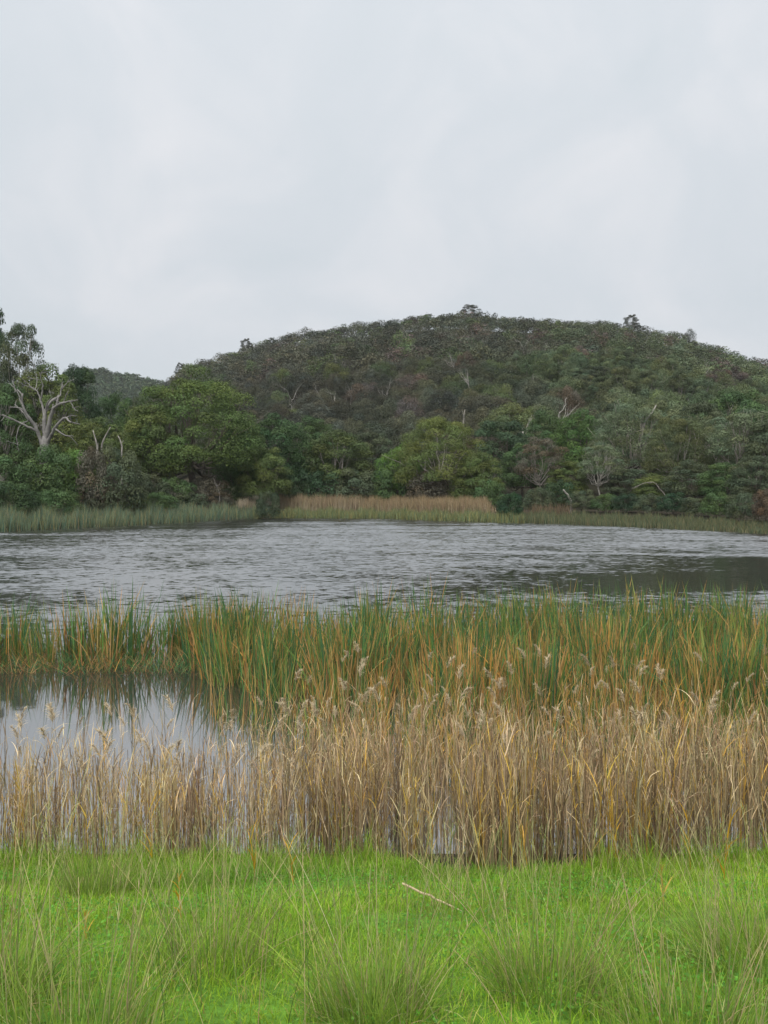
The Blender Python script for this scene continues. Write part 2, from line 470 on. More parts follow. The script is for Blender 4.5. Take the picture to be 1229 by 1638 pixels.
for i in range(5):
    proto('gum', i, 5.0, 14, dict(ncl=58, per=520, ls=0.125, rc=(0.22, 0.36), low=-0.75, flat=0.8), dict(R=0.3, fork=4.0, nl=16, twigs=1), 1.2)
for i in range(2):
    proto('bigdome', i, 7.6, 17, dict(ncl=90, per=800, ls=0.10, rc=(0.17, 0.29), low=-0.7, flat=0.78, vary=0.2), dict(R=0.42, fork=5.0, nl=24, twigs=2), 1.4)
for i in range(4):
    proto('opengum', i, 4.2, 14, dict(ncl=34, per=420, ls=0.11, rc=(0.2, 0.33), flat=0.7, low=-0.4, vary=0.25), dict(R=0.17, fork=4.6, nl=22, twigs=4, wob=0.03), 3.4)
for i in range(6):
    proto('sheoak', i, 3.6, 8, dict(ncl=13, per=700, ls=0.12, rc=(0.42, 0.6), flat=1.0, low=-0.5, vary=0.14, up=0.3), dict(R=0.14, fork=2.0, nl=9), 0.8)
for i in range(4):
    proto('shrub', i, 2.6, 4.2, dict(ncl=24, per=420, ls=0.09, rc=(0.26, 0.42), flat=0.85, low=-0.75, vary=0.28), dict(R=0.08, fork=0.6, nl=10), 0.0)

def dead_mesh(seed, H, R, nl, spread, twigs=3):
    r = np.random.default_rng(seed); a = Acc()
    p, rd = smooth_path([(0, 0, -0.3), (0.02 * H, 0, H * 0.35), (r.uniform(-.08, .08) * H, 0, H * 0.6)], [R, R * 0.8, R * 0.5], 7, r, 0.01 * H)
    tube(a, p, rd, 6, cap=False)
    for k in range(nl):
        th = r.uniform(0, 2 * math.pi); el = r.uniform(0.5, 1.2); ln = H * r.uniform(0.3, 0.5)
        s0 = p[r.integers(3, 7)]
        e = s0 + ln * np.array([math.cos(th) * math.cos(el) * spread, math.sin(th) * math.cos(el) * spread, math.sin(el)])
        q, rq = smooth_path([s0, (s0 + e) / 2 + r.normal(0, 0.04 * H, 3), e], [R * 0.45, R * 0.3, R * 0.08], 7, r, 0.012 * H)
        tube(a, q, rq, 5)
        for _ in range(twigs):
            s1 = q[r.integers(2, 6)]; e1 = s1 + (e - s0) * 0.35 + r.normal(0, 0.09 * H, 3)
            q1, r1 = smooth_path([s1, (s1 + e1) / 2, e1], [R * 0.18, R * 0.12, R * 0.04], 5, r, 0.01 * H)
            tube(a, q1, r1, 4)
    return a.mesh('dead_tree', M_BARK, True)
DEAD = [dead_mesh(s, 9, 0.17, 6, 1.0) for s in (3, 4, 5, 6)]

PALE = (0.22, 0.20, 0.175, 1); BARKC = (0.10, 0.085, 0.07, 1); GREYB = (0.22, 0.20, 0.18, 1)
def wpos(px, Y): return (px - 614.5) / F * Y
def hgt(py, Y): return EYE + (HZ - py) / F * Y
def place_tree(kind, pi, px, Y, top, wpx, colour, label, cat, name, group=None, bark=BARKC, rot=None, Hs=None, Ws=None, x=None):
    tm, cm, pw, ph = PROTO[kind][pi % len(PROTO[kind])]
    if x is None: x = wpos(px, Y)
    z = float(ground(x, Y)) - 0.05
    H = Hs if Hs else max(hgt(top, Y) - z, 1.0)
    hw = Ws if Ws else wpx * 0.5 / F * Y
    sx = hw / pw; sz = H / ph
    root = link(name, None, loc=(x, Y, z)); root.empty_display_size = 0.5
    tag(root, label, cat, group)
    rz = rng.uniform(0, 6.28) if rot is None else rot
    for nm, me, co in (('trunk', tm, bark), ('crown', cm, (*colour, 1))):
        o = link(nm, me, root); o.scale = (sx, sx, sz); o.rotation_euler = (0, 0, rz); o.color = co
    return root

OLIVE = (0.092, 0.122, 0.036); DARK = (0.036, 0.066, 0.028); MID = (0.062, 0.104, 0.036); BRIGHT = (0.085, 0.155, 0.032)
GREY = (0.112, 0.142, 0.075); BROWN = (0.10, 0.086, 0.058); DUSK = (0.066, 0.084, 0.044)
T = 'gum_tree'
near_trees = [
 # kind, px, Y, top, width, colour, bark, label
 ('gum', -22, 105, 482, 88, DARK, GREYB, 'tallest gum tree, dark crown cut by the left edge'),
 ('opengum', 34, 101, 512, 78, DUSK, GREYB, 'slender sparse gum with fine bare stems beside the tallest gum'),
 ('gum', 74, 100, 577, 120, OLIVE, GREYB, 'olive gum directly behind the bleached dead tree'),
 ('gum', 124, 108, 580, 74, DARK, BARKC, 'dark green gum standing just right behind the dead tree'),
 ('gum', 8, 95, 612, 100, MID, GREYB, 'mid green gum between the dead tree and the left edge'),
 ('gum', 186, 114, 626, 74, MID, GREYB, 'small rounded gum below the far ridge, pale stems showing'),
 ('gum', 228, 120, 616, 62, DUSK, BARKC, 'dull gum left behind the great domed gum, under the far ridge'),
 ('gum', 160, 94, 664, 110, OLIVE, BARKC, 'low olive gum in the gap between dead tree and great domed gum'),
 ('bigdome', 312, 105, 584, 214, (0.074, 0.112, 0.030), BARKC, 'great domed olive gum, largest crown on the left shore'),
 ('gum', 240, 101, 646, 100, OLIVE, BARKC, 'gum filling in at the left flank of the great domed gum'),
 ('gum', 384, 108, 668, 84, MID, BARKC, 'gum sloping down at the right flank of the great domed gum'),
 ('gum', 440, 113, 657, 118, (0.040, 0.078, 0.028), BARKC, 'dark green round gum at the foot of the hill, behind pink reeds'),
 ('gum', 497, 121, 664, 96, MID, GREYB, 'green gum second right of the great dome, behind the brown reeds'),
 ('gum', 540, 115, 686, 120, (0.07, 0.095, 0.03), GREYB, 'broad olive gum with thin pale stems behind the brown reeds'),
 ('gum', 592, 123, 690, 84, DUSK, BARKC, 'dark narrow gum in the hollow left of the bright-topped gum'),
 ('gum', 424, 105, 712, 84, OLIVE, BARKC, 'short olive gum behind the round shore bush'),
 ('gum', 640, 110, 706, 80, BRIGHT, GREYB, 'low bright gum leaning on the left of the bright-topped gum'),
 ('bigdome', 704, 106, 666, 140, (0.10, 0.128, 0.036), PALE, 'bright-topped spreading gum with pale limbs behind the brown reeds'),
 ('gum', 766, 103, 722, 76, OLIVE, GREYB, 'short gum right beside the bright-topped spreading gum'),
 ('gum', 806, 119, 672, 110, (0.046, 0.078, 0.036), BARKC, 'bluish green broad gum right of the bright-topped gum'),
 ('gum', 838, 110, 706, 76, MID, BARKC, 'mid green gum at the left shoulder of the bare-limbed gum'),
 ('opengum', 866, 103, 698, 82, BROWN, PALE, 'fan-shaped gum of bare pale limbs under a thin grey crown'),
 ('gum', 926, 121, 652, 92, (0.06, 0.115, 0.03), BARKC, 'vivid green round gum above the white-trunked gum'),
 ('opengum', 962, 98, 706, 72, GREY, (0.30, 0.28, 0.25, 1), 'gum on several upright whitish trunks at the right shore'),
 ('bigdome', 1012, 110, 630, 132, GREY, PALE, 'large grey-green gum, highest crown on the right shore'),
 ('bigdome', 1086, 98, 664, 106, (0.08, 0.096, 0.04), GREYB, 'olive-grey gum with forked limbs right of the highest grey gum'),
 ('bigdome', 1140, 101, 668, 108, GREY, GREYB, 'drooping grey-green gum left of the pale-branched gum'),
 ('opengum', 1192, 92, 652, 116, GREY, PALE, 'pale-branched open gum near the right edge'),
 ('gum', 1238, 88, 668, 90, DUSK, GREYB, 'dull gum cut by the right edge of the view'),
 ('gum', 1122, 114, 642, 96, DUSK, GREYB, 'gum half hidden behind the drooping grey-green gum'),
 ('gum', 1182, 117, 620, 106, MID, BARKC, 'upper gum behind the pale-branched open gum'),
 ('gum', 1064, 126, 628, 88, GREY, BARKC, 'rounded grey gum on the slope behind the highest grey gum'),
 ('gum', 872, 128, 654, 84, MID, BARKC, 'green gum behind the fan-shaped bare-limbed gum'),
 ('gum', 972, 130, 640, 80, DUSK, BARKC, 'dusky gum behind the highest grey gum, on its left'),
 ('gum', 908, 101, 736, 66, OLIVE, BARKC, 'small olive gum between fan-shaped gum and whitish trunks'),
 ('gum', 1006, 97, 748, 80, DUSK, BARKC, 'low gum right of the whitish trunks'),
 ('gum', 1052, 92, 756, 76, OLIVE, BARKC, 'low olive gum above the slanting dead branch'),
 ('gum', 1108, 88, 735, 90, DUSK, BARKC, 'low dusky gum over the right bank'),
 ('gum', 1160, 83, 738, 84, MID, BARKC, 'bushy gum below the V-shaped pale branch'),
 ('gum', 1208, 78, 728, 80, DUSK, BARKC, 'dark bushy gum at the right end of the shore'),
]
for i, (k, px, Y, top, wd, c, b, lab) in enumerate(near_trees):
    place_tree(k, i, px, Y, top, wd, c, lab, 'tree', T, bark=b, group='gum trees around the lake shore')

shrubs = [
 (-4, 78, 724, 96, MID, 'tall green bush cut by the left edge above the rushes'),
 (58, 80, 734, 100, (0.06, 0.10, 0.032), 'feathery green bush under the dead tree trunk'),
 (112, 84, 716, 96, BRIGHT, 'brightest green bush right below the dead tree'),
 (150, 83, 712, 70, BROWN, 'brownish thin bush beside the brightest green bush'),
 (190, 84, 709, 84, DUSK, 'grey-brown bush on the left shore below two bare snags'),
 (236, 94, 752, 70, DUSK, 'dusky bush left under the great domed gum'),
 (278, 97, 762, 72, MID, 'green bush at the foot of the great domed gum'),
 (332, 101, 760, 72, BROWN, 'reddish-grey bush right of the great domed trunk'),
 (376, 106, 768, 54, MID, 'bush at the right end of the left shore thicket'),
 (24, 74, 768, 84, (0.042, 0.075, 0.028), 'low green bush nearest the left rushes'),
 (80, 81, 708, 90, MID, 'green bush hiding the foot of the bleached dead tree'),
 (92, 77, 780, 74, MID, 'rounded low bush second along the left rushes'),
 (150, 83, 784, 70, (0.06, 0.07, 0.04), 'low grey-green bush third along the left rushes'),
 (202, 86, 780, 76, OLIVE, 'pale-leaved bush fourth along the left rushes'),
 (254, 90, 786, 62, MID, 'small bush fifth along the left rushes'),
 (302, 96, 786, 60, DUSK, 'small dark bush sixth along the left rushes'),
 (346, 100, 786, 50, BROWN, 'little brown bush before the pink reeds start'),
 (428, 98, 783, 44, (0.045, 0.065, 0.034), 'round bush alone in the left of the brown reeds'),
 (470, 111, 742, 72, DARK, 'dark bush behind the left brown reeds'),
 (520, 111, 748, 76, DARK, 'dark bush behind the middle of the brown reeds'),
 (572, 110, 746, 84, DUSK, 'dusky bush behind the gap in the brown reeds'),
 (628, 107, 746, 72, MID, 'green bush left below the bright-topped gum'),
 (686, 104, 752, 76, BROWN, 'brown twiggy bush under the bright-topped gum'),
 (742, 103, 756, 64, OLIVE, 'olive bush right below the bright-topped gum'),
 (782, 98, 764, 52, MID, 'bush just behind the right end of the brown reeds'),
 (817, 88, 786, 44, (0.022, 0.055, 0.022), 'round dark green bush on the water edge right of the brown reeds'),
 (860, 93, 778, 52, DUSK, 'bush below the fan-shaped bare-limbed gum'),
 (893, 95, 766, 52, DARK, 'dark bush behind the pale slanting stub'),
 (932, 91, 782, 50, DUSK, 'bush right of the pale slanting stub'),
 (968, 89, 788, 46, MID, 'small bush below the whitish trunks'),
 (1002, 87, 788, 50, (0.026, 0.05, 0.024), 'dark green low bush on the right bank'),
 (1040, 84, 788, 50, DUSK, 'bush under the slanting dead branch'),
 (1078, 81, 786, 52, (0.026, 0.055, 0.026), 'dark bush just right of the slanting dead branch'),
 (1112, 78, 794, 52, DUSK, 'low dusky bush along the right rushes'),
 (1150, 75, 786, 58, MID, 'fuller bush near the right end of the rushes'),
 (1186, 71, 784, 50, DUSK, 'bush beside the reddish-brown bush at the right edge'),
 (1226, 68, 778, 42, (0.085, 0.06, 0.038), 'reddish-brown bush at the right edge of the water'),
]
for i, (px, Y, top, wd, c, lab) in enumerate(shrubs):
    place_tree('shrub', i, px, Y, top, wd, c, lab, 'bush', 'shrub', group='bushes along the far shore')

# bleached dead tree, limb by limb (zoomed photo coordinates, depth offset in metres)
DY = 88.0
dx0 = wpos(215 / 3.0, DY); dz0 = float(ground(dx0, DY))
root = link('dead_tree', None, loc=(dx0, DY, dz0))
tag(root, 'bleached leafless tree with twisting pale limbs above the left bushes', 'tree')
def dpt(zx, zy, d): return (wpos(zx / 3.0, DY) - dx0, d, hgt(460 + zy / 3.0, DY) - dz0)
def dlimb(name, pts, r0, r1, sub=0, seed=0, parent=None, acc=None):
    a = acc or Acc(); r = np.random.default_rng(seed)
    P = [dpt(*p) for p in pts]
    p, rd = smooth_path(P, np.linspace(r0 * .8, r1 * .75, len(P)), 4 * len(P), r, 0.04)
    tube(a, p, rd, 7)
    for k in range(sub):
        s = p[r.integers(len(p) // 2, len(p) - 1)]; e = s + r.normal(0, 0.75, 3) + (p[-1] - p[0]) * 0.2
        q, rq = smooth_path([s, (s + e) / 2 + r.normal(0, .15, 3), e], [r1 * 1.0, r1 * .8, 0.03], 6, r, 0.03)
        tube(a, q, rq, 5)
    return a
a = Acc(); P = [(0, 0, -0.4), (0, 0, 0.5)] + [dpt(*p) for p in [(214, 765, 0), (216, 735, 0), (218, 712, 0)]]
p_, r_ = smooth_path(P, [0.6, 0.56, 0.50, 0.44, 0.3], 14, np.random.default_rng(1), 0.02)
tube(a, p_, r_, 10)
tr = link('trunk', a.mesh('trunk', M_BARK, True), root)
limbs = [([(208, 762, 0), (182, 672, -.4), (150, 620, -.8), (121, 560, -1.0), (135, 515, -1.2)], .3, .1, 3),
         ([(185, 690, -.3), (110, 650, -1), (45, 615, -1.6)], .2, .06, 3),
         ([(152, 640, -.6), (110, 600, .3), (55, 558, .8)], .16, .06, 3),
         ([(150, 640, -.6), (110, 665, -.9), (104, 735, -1.2), (118, 790, -1.3)], .1, .04, 1),
         ([(213, 735, .1), (204, 610, .5), (215, 560, .8), (262, 508, 1.4)], .34, .12, 3),
         ([(204, 610, .5), (180, 540, 1), (158, 490, 1.3), (82, 440, 1.8)], .18, .05, 4),
         ([(178, 540, 1), (196, 470, .6), (183, 405, .3)], .13, .05, 3),
         ([(222, 740, 0), (248, 622, -.4), (285, 565, -.8), (340, 558, -1.3), (405, 548, -1.8)], .32, .07, 3),
         ([(365, 556, -1.5), (385, 590, -1.8), (410, 605, -2)], .09, .04, 1),
         ([(285, 565, -.8), (298, 510, -.4), (302, 465, 0)], .14, .05, 3),
         ([(224, 750, 0), (285, 670, -.9), (340, 625, -1.5), (370, 652, -2), (425, 665, -2.4)], .27, .06, 2),
         ([(282, 680, -.9), (330, 712, -1.3), (385, 720, -1.8)], .14, .05, 2),
         ([(224, 725, .2), (238, 650, .3), (246, 600, .4), (249, 556, .4)], .2, .09, 1),
         ([(125, 565, -1), (95, 500, -.6), (48, 458, -.2)], .11, .04, 3)]
for i, (pts, r0, r1, sub) in enumerate(limbs):
    o = link('limb', dlimb('limb', pts, r0, r1, sub, 40 + i).mesh('limb', M_BARK, True), root)
for o in root.children: o.color = (0.15, 0.142, 0.135, 1)

# bare snags and fallen branches on the shore
def snag(name, pix, Y, r0, r1, label, cat, depth=0.0, sub=2, col=(0.20, 0.185, 0.165, 1), ground_it=True):
    px, py = pix[0]; x0 = wpos(px, Y); g = float(ground(x0, Y)); r = np.random.default_rng(int(px * 3))
    P = [(0, 0, -0.2 if ground_it else hgt(py, Y) - g)] if ground_it else []
    for k, (qx, qy) in enumerate(pix): P.append((wpos(qx, Y) - x0, depth * k / len(pix), max(hgt(qy, Y) - g, -0.1)))
    p, rd = smooth_path(P, np.linspace(r0, r1, len(P)), 5 * len(P), r, 0.03)
    a = Acc(); tube(a, p, rd, 6)
    for k in range(sub):
        s = p[r.integers(len(p) // 2, len(p) - 1)]; e = s + r.normal(0, 0.4, 3) + (p[-1] - p[0]) * 0.06
        q, rq = smooth_path([s, (s + e) / 2 + r.normal(0, .1, 3), e], [r1 * 1.1, r1 * .9, 0.02], 6, r, 0.02)
        tube(a, q, rq, 5)
    o = link(name, a.mesh(name, M_BARK, True), loc=(x0, Y, g)); o.color = col
    return tag(o, label, cat)
snag('dead_tree', [(156, 716), (153, 702), (149, 688)], 86, .13, .05, 'short bare snag, left one of two right of the bleached dead tree', 'tree')
snag('dead_tree', [(163, 708), (170, 696), (177, 683)], 87, .13, .05, 'forked bare snag, right one of two beside the bleached dead tree', 'tree')
snag('dead_tree', [(195, 712), (192, 700), (189, 697)], 88, .12, .05, 'small stub under the left limbs of the great domed gum', 'tree')
snag('dead_tree', [(351, 800), (352, 790), (346, 775), (341, 764)], 99, .06, .03, 'thin grey dead sapling at the end of the left thicket', 'tree', sub=4, col=(0.18, 0.165, 0.15, 1))
snag('dead_branch', [(914, 802), (908, 792), (901, 783)], 91, .15, .10, 'pale slanting stub on the right bank behind the rushes', 'branch', sub=0)
snag('dead_branch', [(1073, 806), (1062, 790), (1050, 775), (1044, 770), (1030, 773), (1015, 780)], 86, .07, .03, 'slanting dead branch with pale bent tip on the right bank', 'branch', sub=4, col=(0.15, 0.135, 0.12, 1))
snag('dead_tree', [(1026, 800), (1026, 712), (1032, 690), (1038, 672), (1052, 656), (1060, 645)], 106, .17, .08, 'leaning pale bare trunk rising through the highest grey gum', 'tree', sub=3, depth=3.0)
snag('dead_tree', [(1204, 800), (1203, 772), (1196, 760), (1186, 742)], 84, .11, .05, 'V-shaped pale branch over the bushy gum, left arm', 'tree', sub=1)
snag('dead_tree', [(1206, 800), (1205, 772), (1212, 764), (1221, 746)], 84, .11, .05, 'V-shaped pale branch over the bushy gum, right arm', 'tree', sub=1)
snag('dead_tree', [(641, 780), (640, 740), (646, 722), (652, 710)], 110.5, .10, .05, 'pale bent dead stem left in the bright-topped gum', 'tree', sub=2)
snag('dead_tree', [(742, 770), (742, 690), (741, 672), (744, 655)], 108, .16, .05, 'thin pale dead top poking above the bright-topped gum', 'tree', sub=4)
for px, Y, top, s, lab in [(897, 150, 630, 0, 'white bare tree fanning out above the vivid green gum'), (836, 142, 662, 1, 'small white bare tree left of the white fan-shaped one'),
                        (948, 190, 600, 2, 'bare tree on the right slope, left of three close together'), (962, 186, 606, 3, 'bare tree on the right slope, middle of three close together'),
                        (976, 182, 616, 0, 'bare tree on the right slope, right of three close together'), (1010, 186, 612, 1, 'short bare tree alone right of the three bare trees'),
                        (1040, 212, 578, 2, 'tall bare grey tree high on the right slope'), (533, 182, 622, 3, 'pale dead tree at the foot of the dark hill, left of centre'),
                        (624, 178, 640, 1, 'thin pale dead tree low on the dark hill centre'), (832, 206, 598, 0, 'thin bare tree on the hill flank right of centre')]:
    x = wpos(px, Y); z = float(ground(x, Y)); H = hgt(top, Y) - z
    o = link('dead_tree', DEAD[s], loc=(x, Y, z)); k = max(H, 5) / 9; o.scale = (k, k, k); o.rotation_euler = (0, 0, px * 0.37)
    o.color = (0.36, 0.34, 0.31, 1); tag(o, lab, 'tree')

for k in range(34):
    Y = random.uniform(165, 320); px = random.uniform(420, 1215)
    x = wpos(px, Y); z = float(ground(x, Y))
    o = link('dead_tree', DEAD[k % 4], loc=(x, Y, z)); q = random.uniform(8, 11.5) / 9; o.scale = (q * .7, q * .7, q); o.rotation_euler = (0, 0, k * 1.7)
    o.color = (0.22, 0.205, 0.19, 1); tag(o, 'slim bare grey tree poking out of the bush on the hill', 'tree', 'bare grey trees scattered over the hill')

# ------------------------------------------------------------------ bush on the hill
def hill_points(sp, y0, y1):
    out = []
    y = y0
    row = 0
    while y < y1:
        xlim = 0.60 * y
        for x in np.arange(-xlim, xlim, sp):
            out.append((x + rng.uniform(-.45, .45) * sp + (row % 2) * sp / 2, y + rng.uniform(-.42, .42) * sp))
        y += sp * 0.9; row += 1
    return np.array(out)
HP = hill_points(7.2, 136, 354)
g = ground(HP[:, 0], HP[:, 1]); HP = HP[hillh(HP[:, 0], HP[:, 1]) > bank(HP[:, 0], HP[:, 1]) + 1.0]
pxs = HP[:, 0] / HP[:, 1] * F + 614.5
def hill_colour(px, y, x):
    """dark brown-grey she-oaks on most of the hill, greener gums to the right and low down"""
    nn = mnoise.noise(Vector((x * 0.022, y * 0.022, 3.0)))
    green = 1 / (1 + math.exp(-((px - 905) / 120.0 + (200 - y) / 80.0 + nn * 2.6)))
    c = np.array((0.062, 0.066, 0.047)) * (1 - green) + np.array((0.090, 0.122, 0.052)) * green
    if rng.random() < 0.07: c = np.array((0.10, 0.078, 0.064))
    if rng.random() < 0.14: c = np.array((0.074, 0.098, 0.040))
    c = c * rng.uniform(0.6, 1.45) * np.array([1 + rng.uniform(-.1, .1), 1, 1 + rng.uniform(-.12, .12)])
    return c, green
ok = (pxs > 175) & (pxs < 1262)
topang = HP[:, 1]
HP = HP; order = np.argsort(HP[:, 1])
vis = [i for i in order if ok[i]]
single = set(vis[:262])
LODA = []
for sd in range(6):
    a_, cl_ = make_crown(700 + sd, 3.6, 1.2, 8, ncl=8, per=72, ls=0.30, rc=(0.42, 0.6), flat=1.05, low=-0.2, vary=0.14, up=0.35)
    LODA.append((np.concatenate(a_.v), np.concatenate(a_.c), np.concatenate(a_.q)))
forest = Acc()
for i in order:
    x, y = HP[i]; px = pxs[i]
    if px < 140 or px > 1330 or y > 349: continue
    c, green = hill_colour(px, y, x)
    H = rng.uniform(6.8, 10.2) * (1.15 if green > .6 else 1) * (0.8 if y > 325 else 1); W = rng.uniform(3.2, 5.4) * (1.1 if green > .6 else 1)
    if i in single:
        if green > 0.55:
            place_tree('gum' if rng.random() < .5 else 'sheoak', int(rng.integers(9)), px, y, 0, 0, c, 'grey-green gum among the greener trees on the lower hill slope', 'tree', 'gum_tree',
                       'gum trees on the green part of the hill slope', bark=GREYB, Hs=H * 1.2, Ws=W * .92, x=x)
        else:
            place_tree('sheoak', int(rng.integers(6)), px, y, 0, 0, c, 'dark brown-grey rounded tree on the lower slope of the big hill', 'tree', 'sheoak_tree',
                       'dark rounded trees on the hill slope', bark=GREYB, Hs=H * 0.95, Ws=W, x=x)
    else:
        v, cc, q = LODA[rng.integers(6)]
        th = rng.uniform(0, 6.28); R = np.array([[math.cos(th), -math.sin(th)], [math.sin(th), math.cos(th)]])
        s = W / 3.9; vv = v.copy(); vv[:, :2] = vv[:, :2] @ R.T * s; vv[:, 2] *= H / 8.6
        vv += np.array([x, y, float(ground(x, y)) - 0.1])
        forest.add(vv, q, None, cc * c)
tag(link('hill_forest', forest.mesh('hill_forest', M_LEAF)), 'far mass of dark bushland trees covering the upper hill', 'forest', kind='stuff')
# trees that stand out against the sky on the crest
for kind, px, Y, top, wd, lab in [('opengum', 753, 336, 487, 34, 'rounded open tree sticking up highest on the hill crest'),
                                  ('sheoak', 1102, 322, 524, 26, 'dark pointed tree standing up on the right shoulder of the hill'),
                                  ('opengum', 394, 332, 541, 20, 'small umbrella-shaped tree on the left shoulder of the hill'),
                                  ('opengum', 289, 330, 580, 18, 'small sparse tree at the left end of the hill crest'),
                                  ('opengum', 1010, 330, 503, 26, 'low open tree on the crest right of the summit')]:
    place_tree(kind, 2, px, Y, top, wd, (0.045, 0.05, 0.035), lab, 'tree', 'crest_tree', bark=GREYB)
# distant ridge
rf = Acc()
for _ in range(640):
    y = rng.uniform(600, 748); px = rng.uniform(105, 310); x = wpos(px, y); z = float(ridgeh(np.array(x), np.array(y)))
    v, cc, q = LODA[rng.integers(6)]; keep = rng.random(len(q)) < 0.28
    s = rng.uniform(1.0, 1.6); c = np.array((0.05, 0.075, 0.04)) * rng.uniform(.75, 1.3)
    qq = q[keep]; idx = qq.ravel(); vv = v[idx].reshape(-1, 4, 3); mid = vv.mean(1, keepdims=True); vv = ((vv - mid) * 2.6 + mid).reshape(-1, 3) * s
    rf.add(vv + np.array([x, y, z - 2.2]), np.arange(len(idx)).reshape(-1, 4), None, cc[idx] * c)
tag(link('ridge_forest', rf.mesh('ridge_forest', M_LEAF)), 'hazy forest mass on the distant ridge', 'forest', kind='stuff')

# ------------------------------------------------------------------ far shore rushes and brown reeds
def mixcol(n, cols, probs, jit=0.2):
    k = rng.choice(len(cols), n, p=np.array(probs) / np.sum(probs))
    c = np.array(cols)[k] * rng.uniform(1 - jit, 1 + jit, (n, 1))
    return c * rng.uniform(0.93, 1.07, (n, 3))
def strip(name, pxr, n, d0, d1, hfun, cols, probs, w, label, cat, lean=0.16, tips=None, rag=0.0):
    px = rng.uniform(*pxr, n) + rng.normal(0, rag, n)
    ys = np.interp(px, SH_PX[:, 0], _d)
    d = rng.uniform(d0, d1, n); y = ys + d; x = (px - 614.5) / F * y
    z = np.maximum(ground(x, y), -0.12) - 0.05
    h = hfun(px, n)
    if rag: h = h * np.clip(np.minimum(px - pxr[0], pxr[1] - px) / (3 * rag) + .75, .5, 1) * (1 + .16 * np.array([mnoise.noise(Vector((p * .09, q * .5, 1))) for p, q in zip(px, d)]))
    a = Acc(); c = mixcol(n, cols, probs)
    blades(a, np.stack([x, y, z], 1), rng.uniform(0, 6.28, n), np.abs(rng.normal(0, lean, n)), rng.uniform(0, 0.35, n), h, w * rng.uniform(.7, 1.3, n), 3, c * 0.85, c * (1.1 if tips is None else np.array(tips)))
    return tag(link(name, a.mesh(name, M_REED)), label, cat, kind='stuff')
clumpy = lambda px: 1 + 0.16 * np.sin(px * 0.11) + 0.1 * np.sin(px * 0.37 + 1) + 0.08 * np.sin(px * .83)
strip('shore_rushes', (-200, 410), 17000, -0.6, 5.5, lambda p, n: rng.uniform(1.0, 1.75, n) * clumpy(p),
      [(0.13, 0.17, 0.10), (0.09, 0.145, 0.10), (0.19, 0.19, 0.085), (0.25, 0.21, 0.11)], [4, 3.5, 2, 1], 0.045, 'blue-green rushes fringing the left shore', 'rushes')
strip('shore_rushes', (405, 840), 13000, -0.5, 3.6, lambda p, n: rng.uniform(0.7, 1.3, n) * clumpy(p),
      [(0.14, 0.175, 0.085), (0.19, 0.19, 0.075), (0.25, 0.22, 0.09), (0.085, 0.13, 0.075)], [4, 3, 2, 2], 0.045, 'low olive rushes at the middle of the far shore', 'rushes')
strip('shore_rushes', (830, 1330), 14000, -0.5, 4.2, lambda p, n: rng.uniform(0.7, 1.3, n) * clumpy(p) * np.interp(p, [800, 1000, 1100, 1229], [1, 0.8, 0.65, 0.4]),
      [(0.10, 0.12, 0.065), (0.13, 0.13, 0.065), (0.17, 0.15, 0.08), (0.06, 0.085, 0.045)], [4, 3, 1.5, 3], 0.045, 'dull green rushes along the right shore', 'rushes')
RC = [(0.48, 0.41, 0.30), (0.41, 0.34, 0.245), (0.31, 0.25, 0.18), (0.55, 0.48, 0.36)]
strip('dry_reeds', (440, 585), 6500, 4.0, 10, lambda p, n: rng.uniform(1.9, 2.8, n) * (1 + .07 * np.sin(p * .2)), RC, [4, 3, 2, 2], 0.06, 'pinkish dry reeds, left stand behind the low rushes', 'reeds', 0.10, (0.56, 0.50, 0.39), 7)
strip('dry_reeds', (580, 783), 9000, 3.0, 8, lambda p, n: rng.uniform(1.75, 2.55, n) * (1 + .06 * np.sin(p * .17)), [(0.47, 0.39, 0.27), (0.40, 0.325, 0.225), (0.29, 0.23, 0.16), (0.54, 0.46, 0.33)], [4, 3, 2, 2], 0.06,
      'tan dry reeds, longer right stand behind the low rushes', 'reeds', 0.10, (0.56, 0.50, 0.39), 7)
strip('dry_reeds', (380, 418), 1300, 3.5, 7, lambda p, n: rng.uniform(1.6, 2.3, n), RC, [4, 3, 2, 2], 0.055, 'small patch of pale dry reeds left of the round bush', 'reeds', 0.14, None, 4)
strip('dry_reeds', (842, 915), 420, 4.4, 7, lambda p, n: rng.uniform(1.2, 1.9, n), [(0.17, 0.12, 0.075), (0.13, 0.1, 0.06)], [1, 1], 0.04, 'thin reddish dry reeds right of the dark green water-edge bush', 'reeds', 0.2, None, 8)

